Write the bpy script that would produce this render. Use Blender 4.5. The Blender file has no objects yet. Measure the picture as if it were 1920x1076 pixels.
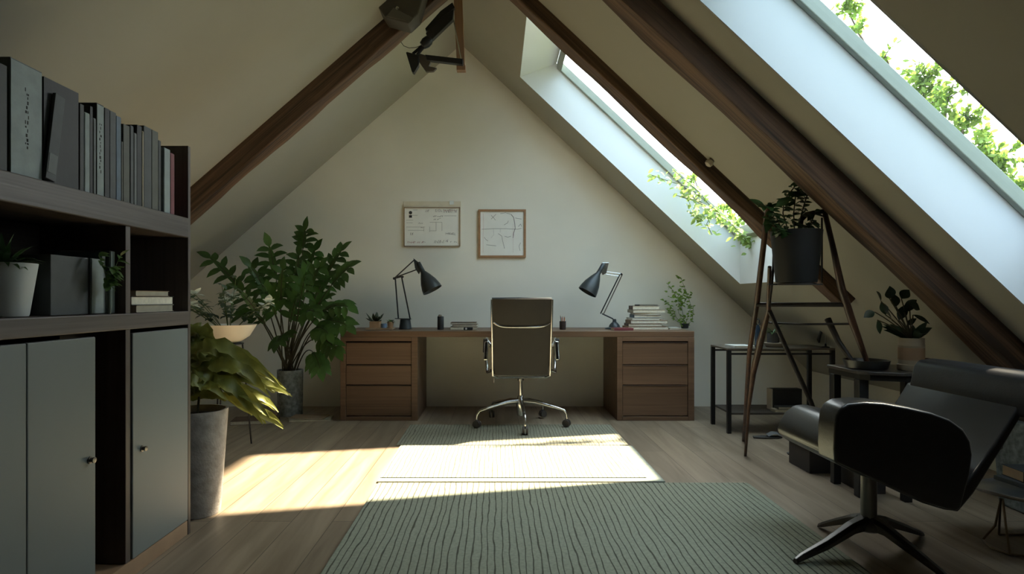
import bpy, math, random
from mathutils import Vector, Matrix, Quaternion

C = bpy.context.scene.collection
SC = bpy.context.scene
PI = math.pi
R = math.radians

# ------------------------------------------------------------------ camera, sky, sun, exposure
F = 1160.0            # focal length in pixels of the 1920 px wide frame
HC = 1.035            # camera height
VX, VY = 930.0, 560.0 # where the room's depth lines meet
cam_d = bpy.data.cameras.new('camera')
cam = bpy.data.objects.new('camera', cam_d); C.objects.link(cam)
cam_d.sensor_width = 36.0; cam_d.lens = 36.0*F/1920.0
cam_d.shift_x = (960-VX)/1920.0; cam_d.shift_y = (VY-538)/1920.0
cam.location = (0, 0, HC); cam.rotation_euler = (R(90), 0, 0)
cam_d.clip_start = 0.05; cam_d.clip_end = 500
SC.camera = cam

SUN_A, SUN_B = 0.72, 0.42      # light travels (-A,-B,-1)
w = bpy.data.worlds.new('sky'); SC.world = w; w.use_nodes = True
nt = w.node_tree; nt.nodes.clear()
wo = nt.nodes.new('ShaderNodeOutputWorld'); bg = nt.nodes.new('ShaderNodeBackground')
tc = nt.nodes.new('ShaderNodeTexCoord')
dot = nt.nodes.new('ShaderNodeVectorMath'); dot.operation = 'DOT_PRODUCT'
gd = Vector((0.35, 0.85, 0.40)).normalized(); dot.inputs[1].default_value = gd
rm = nt.nodes.new('ShaderNodeMapRange'); rm.inputs[1].default_value = -0.5; rm.inputs[2].default_value = 1.0
cr = nt.nodes.new('ShaderNodeValToRGB')
cr.color_ramp.elements[0].position = 0.12; cr.color_ramp.elements[0].color = (0.20, 0.28, 0.36, 1)
cr.color_ramp.elements[1].position = 1.0; cr.color_ramp.elements[1].color = (1.0, 1.05, 1.05, 1)
e = cr.color_ramp.elements.new(0.62); e.color = (0.54, 0.70, 0.82, 1)
SKY = 10.0
bg.inputs['Strength'].default_value = SKY
nt.links.new(tc.outputs['Generated'], dot.inputs[0]); nt.links.new(dot.outputs['Value'], rm.inputs[0])
nt.links.new(rm.outputs[0], cr.inputs[0]); nt.links.new(cr.outputs[0], bg.inputs[0])
nt.links.new(bg.outputs[0], wo.inputs[0])

sd = bpy.data.lights.new('sun', 'SUN'); sun = bpy.data.objects.new('sun', sd); C.objects.link(sun)
sd.energy = 36.0; sd.color = (1.0, 0.86, 0.64); sd.angle = R(1.6)
sun.rotation_euler = Vector((-SUN_A, -SUN_B, -1)).to_track_quat('-Z', 'Y').to_euler()
sun.location = (9, 5, 10)

SC.view_settings.view_transform = 'Standard'; SC.view_settings.look = 'None'
SC.view_settings.gamma = 1.0; SC.view_settings.use_curve_mapping = False
SC.view_settings.exposure = 0.13
SC.cycles.use_denoising = True
SC.cycles.max_bounces = 14; SC.cycles.diffuse_bounces = 8; SC.cycles.transparent_max_bounces = 24
SC.cycles.sample_clamp_indirect = 12.0

def P(px, py, Y):
    """place in the room seen at picture point px,py when it lies Y metres deep"""
    return Vector(((px-VX)*Y/F, Y, HC+(VY-py)*Y/F))

# ------------------------------------------------------------------ mesh helpers
class MB:
    def __init__(s): s.v = []; s.f = []
    def add(s, vs, fs):
        n = len(s.v); s.v += [tuple(v) for v in vs]; s.f += [tuple(i+n for i in f) for f in fs]; return s
    def box(s, a, b):
        x0, y0, z0 = a; x1, y1, z1 = b
        if x0 > x1: x0, x1 = x1, x0
        if y0 > y1: y0, y1 = y1, y0
        if z0 > z1: z0, z1 = z1, z0
        return s.add([(x0,y0,z0),(x1,y0,z0),(x1,y1,z0),(x0,y1,z0),(x0,y0,z1),(x1,y0,z1),(x1,y1,z1),(x0,y1,z1)],
              [(0,3,2,1),(4,5,6,7),(0,1,5,4),(1,2,6,5),(2,3,7,6),(3,0,4,7)])
    def mbox(s, M, hx, hy, hz):
        vs = [M @ Vector((x*hx, y*hy, z*hz)) for z in (-1,1) for x, y in ((-1,-1),(1,-1),(1,1),(-1,1))]
        return s.add(vs, [(0,3,2,1),(4,5,6,7),(0,1,5,4),(1,2,6,5),(2,3,7,6),(3,0,4,7)])
    def bar(s, a, b, w, h, up=(0,0,1)):
        a = Vector(a); b = Vector(b); d = (b-a); L = d.length; d.normalize()
        u = Vector(up); sd_ = d.cross(u)
        if sd_.length < 1e-4: sd_ = d.cross(Vector((0,1,0)))
        sd_.normalize(); u = sd_.cross(d).normalized()
        M = Matrix((( d.x, sd_.x, u.x, (a.x+b.x)/2),(d.y, sd_.y, u.y, (a.y+b.y)/2),(d.z, sd_.z, u.z, (a.z+b.z)/2),(0,0,0,1)))
        return s.mbox(M, L/2, w/2, h/2)
    def tube(s, pts, rad, n=8, cap=True):
        pts = [Vector(p) for p in pts]; k = len(pts)
        if not hasattr(rad, '__len__'): rad = [rad]*k
        t0 = (pts[1]-pts[0]).normalized()
        ref = Vector((0,0,1)) if abs(t0.z) < .9 else Vector((1,0,0))
        nrm = t0.cross(ref).normalized(); vs = []
        for i in range(k):
            if i == 0: t = t0
            elif i == k-1: t = (pts[i]-pts[i-1]).normalized()
            else: t = ((pts[i+1]-pts[i]).normalized() + (pts[i]-pts[i-1]).normalized())
            if t.length < 1e-6: t = (pts[i]-pts[i-1])
            t.normalize()
            nrm = (nrm - t*nrm.dot(t))
            if nrm.length < 1e-6: nrm = t.orthogonal()
            nrm.normalize(); bn = t.cross(nrm)
            for j in range(n):
                a = 2*PI*j/n; vs.append(pts[i] + (nrm*math.cos(a)+bn*math.sin(a))*rad[i])
        fs = [(i*n+j, i*n+(j+1)%n, (i+1)*n+(j+1)%n, (i+1)*n+j) for i in range(k-1) for j in range(n)]
        if cap: fs += [tuple(range(n-1,-1,-1)), tuple((k-1)*n+j for j in range(n))]
        return s.add(vs, fs)
    def lathe(s, c, prof, n=32, axis=(0,0,1), closed=False):
        """prof: list of (r, h) along axis from point c"""
        c = Vector(c); ax = Vector(axis).normalized()
        q = Vector((0,0,1)).rotation_difference(ax); vs = []; k = len(prof)
        for r, h in prof:
            r = max(r, 1e-4)
            for j in range(n):
                a = 2*PI*j/n; vs.append(c + q @ Vector((r*math.cos(a), r*math.sin(a), h)))
        fs = [(i*n+j, i*n+(j+1)%n, (i+1)*n+(j+1)%n, (i+1)*n+j) for i in range(k-1) for j in range(n)]
        fs += [tuple(range(n-1,-1,-1)), tuple((k-1)*n+j for j in range(n))]
        return s.add(vs, fs)
    def prism(s, poly, off):
        """poly: list of 3D points; off: extrusion vector"""
        off = Vector(off); n = len(poly); vs = [Vector(p) for p in poly] + [Vector(p)+off for p in poly]
        fs = [tuple(range(n-1,-1,-1)), tuple(range(n,2*n))] + [(i,(i+1)%n,n+(i+1)%n,n+i) for i in range(n)]
        return s.add(vs, fs)
    def ribbon(s, pts, wid, nrm, fold=.25, wave=0.0, ph=0.0):
        """leaf blade: path points, widths, face normal hint"""
        pts = [Vector(p) for p in pts]; k = len(pts); nrm = Vector(nrm); vs = []
        for i in range(k):
            t = (pts[min(i+1,k-1)]-pts[max(i-1,0)]).normalized()
            sd_ = t.cross(nrm)
            if sd_.length < 1e-4: sd_ = t.orthogonal()
            sd_.normalize(); up = sd_.cross(t)
            wv = wave*math.sin(i*1.9+ph)
            vs += [pts[i]-sd_*wid[i]+up*wid[i]*(fold+wv), pts[i], pts[i]+sd_*wid[i]+up*wid[i]*(fold-wv)]
        fs = []
        for i in range(k-1):
            a = 3*i; fs += [(a,a+1,a+4,a+3),(a+1,a+2,a+5,a+4)]
        return s.add(vs, fs)

ORG = {}
def finish(o, label=None, cat=None, group=None, kind=None):
    if label: o['label'] = label
    if cat: o['category'] = cat
    if group: o['group'] = group
    if kind: o['kind'] = kind
    return o
def thing(name, loc, label, cat, group=None):
    o = bpy.data.objects.new(name, None); C.objects.link(o); o.location = loc
    o.empty_display_size = 0.1; ORG[o.name] = Vector(loc)
    return finish(o, label, cat, group)
def build(mb, name, mat, parent=None, smooth=False, bevel=0, seg=2, label=None, cat=None, group=None, kind=None, sub=0, origin=None, ang=40):
    me = bpy.data.meshes.new(name)
    if parent is not None: org = ORG[parent.name]
    elif origin is not None: org = Vector(origin)
    else:
        xs = [v[0] for v in mb.v]; ys = [v[1] for v in mb.v]; zs = [v[2] for v in mb.v]
        org = Vector(((min(xs)+max(xs))/2, (min(ys)+max(ys))/2, min(zs)))
    me.from_pydata([tuple(Vector(v)-org) for v in mb.v], [], mb.f); me.update()
    if mat is not None: me.materials.append(mat)
    o = bpy.data.objects.new(name, me); C.objects.link(o); ORG[o.name] = org
    if parent is not None: o.parent = parent
    else: o.location = org
    if smooth:
        me.polygons.foreach_set('use_smooth', [True]*len(me.polygons))
        if not sub and ang < 180:
            try: me.set_sharp_from_angle(angle=R(ang))
            except Exception: pass
    if bevel:
        m = o.modifiers.new('bevel', 'BEVEL'); m.width = bevel; m.segments = seg; m.limit_method = 'ANGLE'; m.angle_limit = R(30)
    if sub:
        m = o.modifiers.new('sub', 'SUBSURF'); m.levels = sub; m.render_levels = sub
    return finish(o, label, cat, group, kind)

# ------------------------------------------------------------------ materials
MATS = {}
def mat(name, col, rough=.6, metal=0.0, var=.06, scale=9, bump=0.0, bscale=60, spec=.5, trans=0.0, stretch=(1,1,1), sheen=0.0, coat=0.0):
    if name in MATS: return MATS[name]
    m = bpy.data.materials.new(name); m.use_nodes = True; n = m.node_tree; b = n.nodes['Principled BSDF']
    b.inputs['Roughness'].default_value = rough; b.inputs['Metallic'].default_value = metal
    b.inputs['Specular IOR Level'].default_value = spec
    if coat: b.inputs['Coat Weight'].default_value = coat; b.inputs['Coat Roughness'].default_value = .15
    tcn = n.nodes.new('ShaderNodeTexCoord'); mp = n.nodes.new('ShaderNodeMapping'); mp.inputs['Scale'].default_value = stretch
    n.links.new(tcn.outputs['Object'], mp.inputs[0])
    no = n.nodes.new('ShaderNodeTexNoise'); no.inputs['Scale'].default_value = scale; no.inputs['Detail'].default_value = 4
    n.links.new(mp.outputs[0], no.inputs['Vector'])
    rp = n.nodes.new('ShaderNodeValToRGB')
    rp.color_ramp.elements[0].position = .3; rp.color_ramp.elements[1].position = .7
    rp.color_ramp.elements[0].color = tuple(max(0,c*(1-var)) for c in col)+(1,)
    rp.color_ramp.elements[1].color = tuple(min(1,c*(1+var)) for c in col)+(1,)
    n.links.new(no.outputs['Fac'], rp.inputs[0]); n.links.new(rp.outputs[0], b.inputs['Base Color'])
    if bump:
        nb = n.nodes.new('ShaderNodeTexNoise'); nb.inputs['Scale'].default_value = bscale; nb.inputs['Detail'].default_value = 5
        n.links.new(mp.outputs[0], nb.inputs['Vector'])
        bp = n.nodes.new('ShaderNodeBump'); bp.inputs['Strength'].default_value = bump; bp.inputs['Distance'].default_value = .004
        n.links.new(nb.outputs['Fac'], bp.inputs['Height']); n.links.new(bp.outputs[0], b.inputs['Normal'])
    if trans:
        tr = n.nodes.new('ShaderNodeBsdfTranslucent'); mx = n.nodes.new('ShaderNodeMixShader'); mx.inputs[0].default_value = trans
        n.links.new(rp.outputs[0], tr.inputs[0]); out = n.nodes['Material Output']
        n.links.new(b.outputs[0], mx.inputs[1]); n.links.new(tr.outputs[0], mx.inputs[2]); n.links.new(mx.outputs[0], out.inputs[0])
    MATS[name] = m; return m
def wood(name, c0, c1, axis='x', rough=.5, scale=5.0, cross=14.0, bump=.25, contrast=(.32,.68)):
    """grain running along one object axis"""
    m = bpy.data.materials.new(name); m.use_nodes = True; n = m.node_tree; b = n.nodes['Principled BSDF']
    b.inputs['Roughness'].default_value = rough
    tcn = n.nodes.new('ShaderNodeTexCoord'); mp = n.nodes.new('ShaderNodeMapping')
    s = [cross]*3; s['xyz'.index(axis)] = scale*.18; mp.inputs['Scale'].default_value = s
    n.links.new(tcn.outputs['Object'], mp.inputs[0])
    wn = n.nodes.new('ShaderNodeTexNoise'); wn.inputs['Scale'].default_value = 1.0; wn.inputs['Detail'].default_value = 3; wn.inputs['Distortion'].default_value = .6
    n.links.new(mp.outputs[0], wn.inputs['Vector'])
    mp2 = n.nodes.new('ShaderNodeMapping'); s2 = [cross*7]*3; s2['xyz'.index(axis)] = scale*.5; mp2.inputs['Scale'].default_value = s2
    n.links.new(tcn.outputs['Object'], mp2.inputs[0])
    n2 = n.nodes.new('ShaderNodeTexNoise'); n2.inputs['Scale'].default_value = 1.0; n2.inputs['Detail'].default_value = 2
    n.links.new(mp2.outputs[0], n2.inputs['Vector'])
    mx = n.nodes.new('ShaderNodeMix'); mx.data_type = 'FLOAT'; mx.inputs[0].default_value = .45
    n.links.new(wn.outputs['Fac'], mx.inputs[2]); n.links.new(n2.outputs['Fac'], mx.inputs[3])
    rp = n.nodes.new('ShaderNodeValToRGB'); rp.color_ramp.elements[0].position = contrast[0]; rp.color_ramp.elements[1].position = contrast[1]
    rp.color_ramp.elements[0].color = c0+(1,); rp.color_ramp.elements[1].color = c1+(1,)
    n.links.new(mx.outputs[0], rp.inputs[0]); n.links.new(rp.outputs[0], b.inputs['Base Color'])
    bp = n.nodes.new('ShaderNodeBump'); bp.inputs['Strength'].default_value = bump; bp.inputs['Distance'].default_value = .004
    n.links.new(mx.outputs[0], bp.inputs['Height']); n.links.new(bp.outputs[0], b.inputs['Normal'])
    MATS[name] = m; return m
def plaster(name, col, stain=.05):
    return mat(name, col, rough=.85, var=stain, scale=1.3, bump=.08, bscale=25, spec=.2)

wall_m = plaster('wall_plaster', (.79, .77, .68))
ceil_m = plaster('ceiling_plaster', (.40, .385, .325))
white_m = plaster('white_lining', (.64, .665, .675), .02)

def floor_material():
    m = bpy.data.materials.new('oak_floor'); m.use_nodes = True; n = m.node_tree; b = n.nodes['Principled BSDF']
    tcn = n.nodes.new('ShaderNodeTexCoord'); mp = n.nodes.new('ShaderNodeMapping'); mp.inputs['Rotation'].default_value = (0,0,R(90))
    n.links.new(tcn.outputs['Object'], mp.inputs[0])
    br = n.nodes.new('ShaderNodeTexBrick'); br.inputs['Scale'].default_value = 1.0
    br.inputs['Brick Width'].default_value = 2.1; br.inputs['Row Height'].default_value = .19; br.inputs['Mortar Size'].default_value = .0022
    br.inputs['Mortar Smooth'].default_value = .4; br.offset = .37
    br.inputs['Color1'].default_value = (.300,.235,.165,1); br.inputs['Color2'].default_value = (.230,.180,.128,1); br.inputs['Mortar'].default_value = (.09,.065,.045,1)
    n.links.new(mp.outputs[0], br.inputs['Vector'])
    mp2 = n.nodes.new('ShaderNodeMapping'); mp2.inputs['Scale'].default_value = (11, .9, 1)
    n.links.new(tcn.outputs['Object'], mp2.inputs[0])
    no = n.nodes.new('ShaderNodeTexNoise'); no.inputs['Scale'].default_value = 1.2; no.inputs['Detail'].default_value = 6; no.inputs['Distortion'].default_value = .8
    n.links.new(mp2.outputs[0], no.inputs['Vector'])
    rp = n.nodes.new('ShaderNodeValToRGB'); rp.color_ramp.elements[0].position=.33; rp.color_ramp.elements[1].position=.68
    rp.color_ramp.elements[0].color = (.70,.66,.62,1); rp.color_ramp.elements[1].color = (1.12,1.10,1.08,1)
    n.links.new(no.outputs['Fac'], rp.inputs[0])
    mx = n.nodes.new('ShaderNodeMix'); mx.data_type='RGBA'; mx.blend_type='MULTIPLY'; mx.inputs[0].default_value = 1
    n.links.new(br.outputs['Color'], mx.inputs[6]); n.links.new(rp.outputs[0], mx.inputs[7])
    n.links.new(mx.outputs[2], b.inputs['Base Color'])
    b.inputs['Roughness'].default_value = .42; b.inputs['Specular IOR Level'].default_value = .45
    bp = n.nodes.new('ShaderNodeBump'); bp.inputs['Strength'].default_value = .25; bp.inputs['Distance'].default_value = .003
    ad = n.nodes.new('ShaderNodeMath'); ad.operation='MULTIPLY'; n.links.new(br.outputs['Fac'], ad.inputs[0]); ad.inputs[1].default_value=-1
    ad2 = n.nodes.new('ShaderNodeMath'); ad2.operation='ADD'; n.links.new(ad.outputs[0], ad2.inputs[0]); n.links.new(no.outputs['Fac'], ad2.inputs[1])
    n.links.new(ad2.outputs[0], bp.inputs['Height']); n.links.new(bp.outputs[0], b.inputs['Normal'])
    return m
floor_m = floor_material()

def glass_material():
    m = bpy.data.materials.new('window_glass'); m.use_nodes = True; n = m.node_tree
    n.nodes.remove(n.nodes['Principled BSDF']); out = n.nodes['Material Output']
    t = n.nodes.new('ShaderNodeBsdfTransparent'); t.inputs[0].default_value = (.97,.985,.98,1)
    g = n.nodes.new('ShaderNodeBsdfGlossy'); g.inputs['Roughness'].default_value = .02
    mx = n.nodes.new('ShaderNodeMixShader')
    mx.inputs[0].default_value = .05; n.links.new(t.outputs[0], mx.inputs[1]); n.links.new(g.outputs[0], mx.inputs[2]); n.links.new(mx.outputs[0], out.inputs[0])
    return m
glass_m = glass_material()

beam_m = wood('beam_wood', (.032,.019,.013), (.19,.108,.064), 'x', .6, 3.0, 11.0, .9, (.38,.62))
walnut_x = wood('desk_wood', (.100,.056,.032), (.19,.110,.064), 'x', .45, 3.0, 10.0, .12)
shelf_m = wood('shelf_wood', (.036,.026,.021), (.105,.082,.068), 'y', .5, 4.0, 12.0, .4)
shelf_z = wood('shelf_wood_upright', (.045,.032,.026), (.095,.072,.058), 'z', .5, 4.0, 12.0, .3)
frame_wood = wood('picture_frame_wood', (.30,.16,.075), (.42,.24,.12), 'x', .5, 3.0, 10.0, .1)
black_m = mat('black_metal', (.018,.018,.019), .42, .3, .1)
dark_plastic = mat('dark_plastic', (.02,.021,.023), .5)
chrome = mat('chrome', (.62,.62,.61), .16, 1.0, .03)
leather = mat('black_leather', (.011,.011,.012), .33, 0, .2, 30, .12, 180, .5)
brown_fabric = mat('brown_leather', (.025,.020,.016), .72, 0, .08, 14, .1, 160)
paint_grey = mat('grey_paint', (.14,.162,.157), .5, 0, .03, 3)
iron = mat('dark_iron', (.035,.030,.028), .45, .5, .2, 20)
soil = mat('soil', (.03,.02,.014), .95, 0, .4, 60, .8, 90)

# ------------------------------------------------------------------ room shell
YB = 5.95; YF = -5.2          # gable wall, wall behind the camera
RX = -.333; RZ = 3.48         # ridge
SL, SR = .87, .94             # slopes
KL, KR = -3.1, 3.0            # knee walls
zl = lambda x: RZ - SL*(RX-x)
zr = lambda x: RZ - SR*(x-RX)
T = .42                       # vertical roof thickness at the skylights

b = MB().box((KL-.3, YF-.3, -.2), (KR+.3, YB+.3, 0)); build(b, 'floor', floor_m, kind='structure', origin=(0,0,0))
def gable(y0, y1):
    poly = [(KL,y0,0),(KR,y0,0),(KR,y0,zr(KR)),(RX,y0,RZ),(KL,y0,zl(KL))]
    return MB().prism(poly, (0,y1-y0,0))
build(gable(YB, YB+.25), 'wall_back', wall_m, kind='structure', origin=(0,0,0))
build(gable(YF-.25, YF), 'wall_front', mat('dark_unseen_wall', (.07,.05,.035), .7, 0, .2, 4), kind='structure', origin=(0,0,0))  # unseen end wall, set far back and dark to soak up bounced light
build(MB().box((KL-.25,YF-.25,0),(KL,YB+.25,zl(KL)+.1)), 'wall_left', wall_m, kind='structure', origin=(0,0,0))
build(MB().box((KR,YF-.25,0),(KR+.25,YB+.25,zr(KR)+.1)), 'wall_right', wall_m, kind='structure', origin=(0,0,0))
b = MB().prism([(RX,YF-.25,RZ),(KL-.3,YF-.25,zl(KL-.3)),(KL-.3,YF-.25,zl(KL-.3)+T),(RX,YF-.25,RZ+T)],(0,YB+.5-YF,0))
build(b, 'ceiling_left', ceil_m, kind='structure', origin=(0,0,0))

# right slope with two deep skylight openings: (y0, y1, x0 inner top, x1 bottom, x0 at the glass)
SKY_OPEN = [(4.08, 5.40, .21, 2.13, .53), (2.03, 2.69, .78, 2.42, 1.02)]
def slope_right():
    m = MB(); xe = KR+.3
    def skin(off, col, flip):
        ys = sorted({YF-.25, YB+.25} | {v for s in SKY_OPEN for v in s[:2]})
        for i in range(len(ys)-1):
            y0, y1 = ys[i], ys[i+1]; op = [s for s in SKY_OPEN if s[0] <= y0 and s[1] >= y1]
            spans = [(RX, xe)] if not op else [(RX, op[0][col]), (op[0][3], xe)]
            for x0, x1 in spans:
                q = [(x0,y0,zr(x0)+off),(x1,y0,zr(x1)+off),(x1,y1,zr(x1)+off),(x0,y1,zr(x0)+off)]
                m.add(q, [(0,1,2,3) if flip else (3,2,1,0)])
    skin(0, 2, False); skin(T, 4, True)
    for y0, y1 in ((YF-.25, None), (YB+.25, None)):
        m.add([(RX,y0,RZ),(xe,y0,zr(xe)),(xe,y0,zr(xe)+T),(RX,y0,RZ+T)], [(0,1,2,3)])
    m.add([(xe,YF-.25,zr(xe)),(xe,YB+.25,zr(xe)),(xe,YB+.25,zr(xe)+T),(xe,YF-.25,zr(xe)+T)], [(0,1,2,3)])
    m.add([(RX,YF-.25,RZ),(RX,YB+.25,RZ),(RX,YB+.25,RZ+T),(RX,YF-.25,RZ+T)], [(0,1,2,3)])
    return m
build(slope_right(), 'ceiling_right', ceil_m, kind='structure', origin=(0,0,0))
frame_m = mat('window_frame_paint', (.27,.29,.24), .5, 0, .04)
for i, (y0, y1, xi, xb, xo) in enumerate(SKY_OPEN):
    # plaster lining of the shaft
    m = MB()
    A = [(xi,zr(xi)),(xb,zr(xb)),(xb,zr(xb)+T),(xo,zr(xo)+T)]
    for y, s in ((y0,-1),(y1,1)):
        m.prism([(x,y,z) for x,z in A], (0,.012*s,0))
    m.prism([(xi,y0,zr(xi)),(xo,y0,zr(xo)+T),(xo-.01,y0,zr(xo)+T),(xi-.01,y0,zr(xi)+.02)], (0,y1-y0,0))
    m.prism([(xb,y0,zr(xb)),(xb,y0,zr(xb)+T),(xb+.012,y0,zr(xb)+T),(xb+.012,y0,zr(xb))], (0,y1-y0,0))
    build(m, 'trim_%d' % (i+1), white_m, kind='structure', origin=(0,0,0))
    # window
    org = (xb, (y0+y1)/2, zr(xb)+T)
    win = thing('window_%d' % (i+1), org, None, None); win['kind'] = 'structure'
    fw = .036; h0, h1 = T-.045, T+.04
    fr = MB()
    def strip(xa, xc, ya, yc):
        fr.prism([(xa,ya,zr(xa)+h0),(xc,ya,zr(xc)+h0),(xc,ya,zr(xc)+h1),(xa,ya,zr(xa)+h1)], (0,yc-ya,0))
    e_ = .002
    strip(xo+e_, xb-e_, y0+e_, y0+fw); strip(xo+e_, xb-e_, y1-fw, y1-e_); strip(xo+e_, xo+fw, y0+fw, y1-fw); strip(xb-fw, xb-e_, y0+fw, y1-fw)
    build(fr, 'window_frame', frame_m, win, bevel=.004)
    p = MB(); hp = T-.02
    xa, xc = xo+fw, xb-fw
    p.add([(xa,y0+fw,zr(xa)+hp),(xc,y0+fw,zr(xc)+hp),(xc,y1-fw,zr(xc)+hp),(xa,y1-fw,zr(xa)+hp)], [(0,1,2,3)])
    build(p, 'pane', glass_m, win)

# ------------------------------------------------------------------ roof beams
def beam(side, y0, y1, drop, x0, x1, label):
    """runs from near the ridge down the slope; mesh laid along local X, object turned to the roof pitch"""
    s = SR if side > 0 else SL; ang = math.atan(s); zf = zr if side > 0 else zl
    a = Vector((x0, 0, zf(x0))); bb = Vector((x1, 0, zf(x1))); L = (bb-a).length
    th = drop*math.cos(ang)
    me_b = MB(); n = 26; random.seed(int(y0*10))
    rings = []
    for i in range(n+1):
        x = L*i/n; w1 = .006*math.sin(i*.9+y0)+random.uniform(-.003,.003); w2 = .006*math.sin(i*.6+1)+random.uniform(-.003,.003)
        rings.append([(x, y0, .01), (x, y1, .01), (x, y1+w2, -th+w1), (x, y0+w1, -th+w2)])
    vs = [v for r in rings for v in r]
    fs = [(4*i+j, 4*i+(j+1)%4, 4*i+4+(j+1)%4, 4*i+4+j) for i in range(n) for j in range(4)] + [(3,2,1,0), tuple(4*n+j for j in range(4))]
    me_b.add(vs, fs)
    o = build(me_b, 'roof_beam', beam_m, bevel=.008, origin=(0,0,0), label=label, cat='beam')
    o.location = (a.x, 0, a.z)
    o.rotation_euler = (0, ang if side > 0 else PI-ang, 0)
    if side < 0:
        # keep the underside down: rotate half a turn about the run
        o.rotation_euler = (0, 0, 0)
        o.matrix_world = Matrix.Translation((a.x,0,a.z)) @ Matrix.Rotation(-ang, 4, 'Y') @ Matrix.Scale(-1, 4, (1,0,0))
    return o
def beam_left():
    y0, y1, drop = 4.48, 4.64, .19; ang = math.atan(SL); th = drop*math.cos(ang)
    x0, x1 = RX-.02, -2.95
    L = (RX-.02-x1)/math.cos(ang); m = MB(); n = 26; random.seed(3); rings = []
    for i in range(n+1):
        x = -L*i/n; w1 = .005*math.sin(i*.9)+random.uniform(-.003,.003); w2 = .005*math.sin(i*.6+1)
        rings.append([(x,y0,.01),(x,y1,.01),(x,y1+w2,-th+w1),(x,y0+w1,-th+w2)])
    vs = [v for r in rings for v in r]
    fs = [(4*i+(j+1)%4, 4*i+j, 4*i+4+j, 4*i+4+(j+1)%4) for i in range(n) for j in range(4)] + [(0,1,2,3), (4*n+3,4*n+2,4*n+1,4*n)]
    m.add(vs, fs)
    o = build(m, 'roof_beam', beam_m, bevel=.008, origin=(0,0,0), label='dark wooden roof beam on the left slope above the bookcase', cat='beam')
    o.location = (x0, 0, zl(x0)); o.rotation_euler = (0, -ang, 0)
beam_left()
beam(1, 3.90, 4.05, .105, RX+.02, 2.27, 'slim wooden roof beam beside the far skylight, ending behind the ladder stand')
beam(1, 2.92, 3.07, .165, RX+.02, 2.96, 'thick wooden roof beam between the two skylights')

# ground outside
ground_m = mat('lawn', (.10,.14,.05), .9, 0, .3, 2)
build(MB().box((-60,-40,-3.2),(80,90,-3.0)), 'ground', ground_m, kind='structure', origin=(0,0,-3.2))

# ------------------------------------------------------------------ rugs
def rug_material(name, c0, c1, sc, seed):
    m = bpy.data.materials.new(name); m.use_nodes = True; n = m.node_tree; b = n.nodes['Principled BSDF']
    b.inputs['Roughness'].default_value = .95; b.inputs['Specular IOR Level'].default_value = .15
    tcn = n.nodes.new('ShaderNodeTexCoord'); mp = n.nodes.new('ShaderNodeMapping'); mp.inputs['Location'].default_value = (seed, seed*2, 0); mp.inputs['Scale'].default_value = (1, .16, 1)
    n.links.new(tcn.outputs['Object'], mp.inputs[0])
    wv = n.nodes.new('ShaderNodeTexWave'); wv.bands_direction = 'X'; wv.inputs['Scale'].default_value = sc; wv.inputs['Distortion'].default_value = 4.2
    wv.inputs['Detail'].default_value = 3; wv.inputs['Detail Scale'].default_value = 1.4
    n.links.new(mp.outputs[0], wv.inputs['Vector'])
    rp = n.nodes.new('ShaderNodeValToRGB'); rp.color_ramp.elements[0].position=.015; rp.color_ramp.elements[1].position=.11
    rp.color_ramp.elements[0].color = c0+(1,); rp.color_ramp.elements[1].color = c1+(1,)
    n.links.new(wv.outputs['Fac'], rp.inputs[0])
    no = n.nodes.new('ShaderNodeTexNoise'); no.inputs['Scale'].default_value = 70; no.inputs['Detail'].default_value = 3
    n.links.new(tcn.outputs['Object'], no.inputs['Vector'])
    mx = n.nodes.new('ShaderNodeMix'); mx.data_type='RGBA'; mx.blend_type='OVERLAY'; mx.inputs[0].default_value = .35
    n.links.new(rp.outputs[0], mx.inputs[6]); n.links.new(no.outputs['Fac'], mx.inputs[7]); n.links.new(mx.outputs[2], b.inputs['Base Color'])
    bp = n.nodes.new('ShaderNodeBump'); bp.inputs['Strength'].default_value = .7; bp.inputs['Distance'].default_value = .006
    n.links.new(rp.outputs[0], bp.inputs['Height']); n.links.new(bp.outputs[0], b.inputs['Normal'])
    return m
rug_front = rug_material('ribbed_rug', (.075,.075,.055), (.25,.262,.200), 10.5, 3.1)
rug_mid = rug_material('woven_rug', (.10,.10,.07), (.28,.29,.22), 12.0, 7.7)
rug_back = rug_material('woven_rug_far', (.10,.09,.065), (.25,.24,.18), 13.0, 1.3)
rug_edge = mat('rug_border', (.30,.33,.28), .95, 0, .1, 40, .4, 120)
def grid_slab(x0, x1, y0, y1, z0, z1):
    return MB().box((x0,y0,z0),(x1,y1,z1))
build(grid_slab(-.655,1.40,1.5,3.44,0,.014), 'area_rug', rug_front, bevel=.005, label='large grey-green ribbed rug in the foreground, widest of the rugs', cat='rug')
t = thing('area_rug', (.14,3.9,0), 'middle woven rug with a pale border, between the large rug and the desk chair', 'rug')
build(MB().box((-.668,3.47,0),(.95,4.31,.012)), 'border', rug_edge, t, bevel=.004)
build(MB().box((-.660,3.53,.0125),(.86,4.30,.017)), 'pile', rug_mid, t, bevel=.003)
build(grid_slab(-.70,.93,4.335,5.04,0,.012), 'area_rug', rug_back, bevel=.004, label='far woven rug under the desk chair casters', cat='rug')

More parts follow.
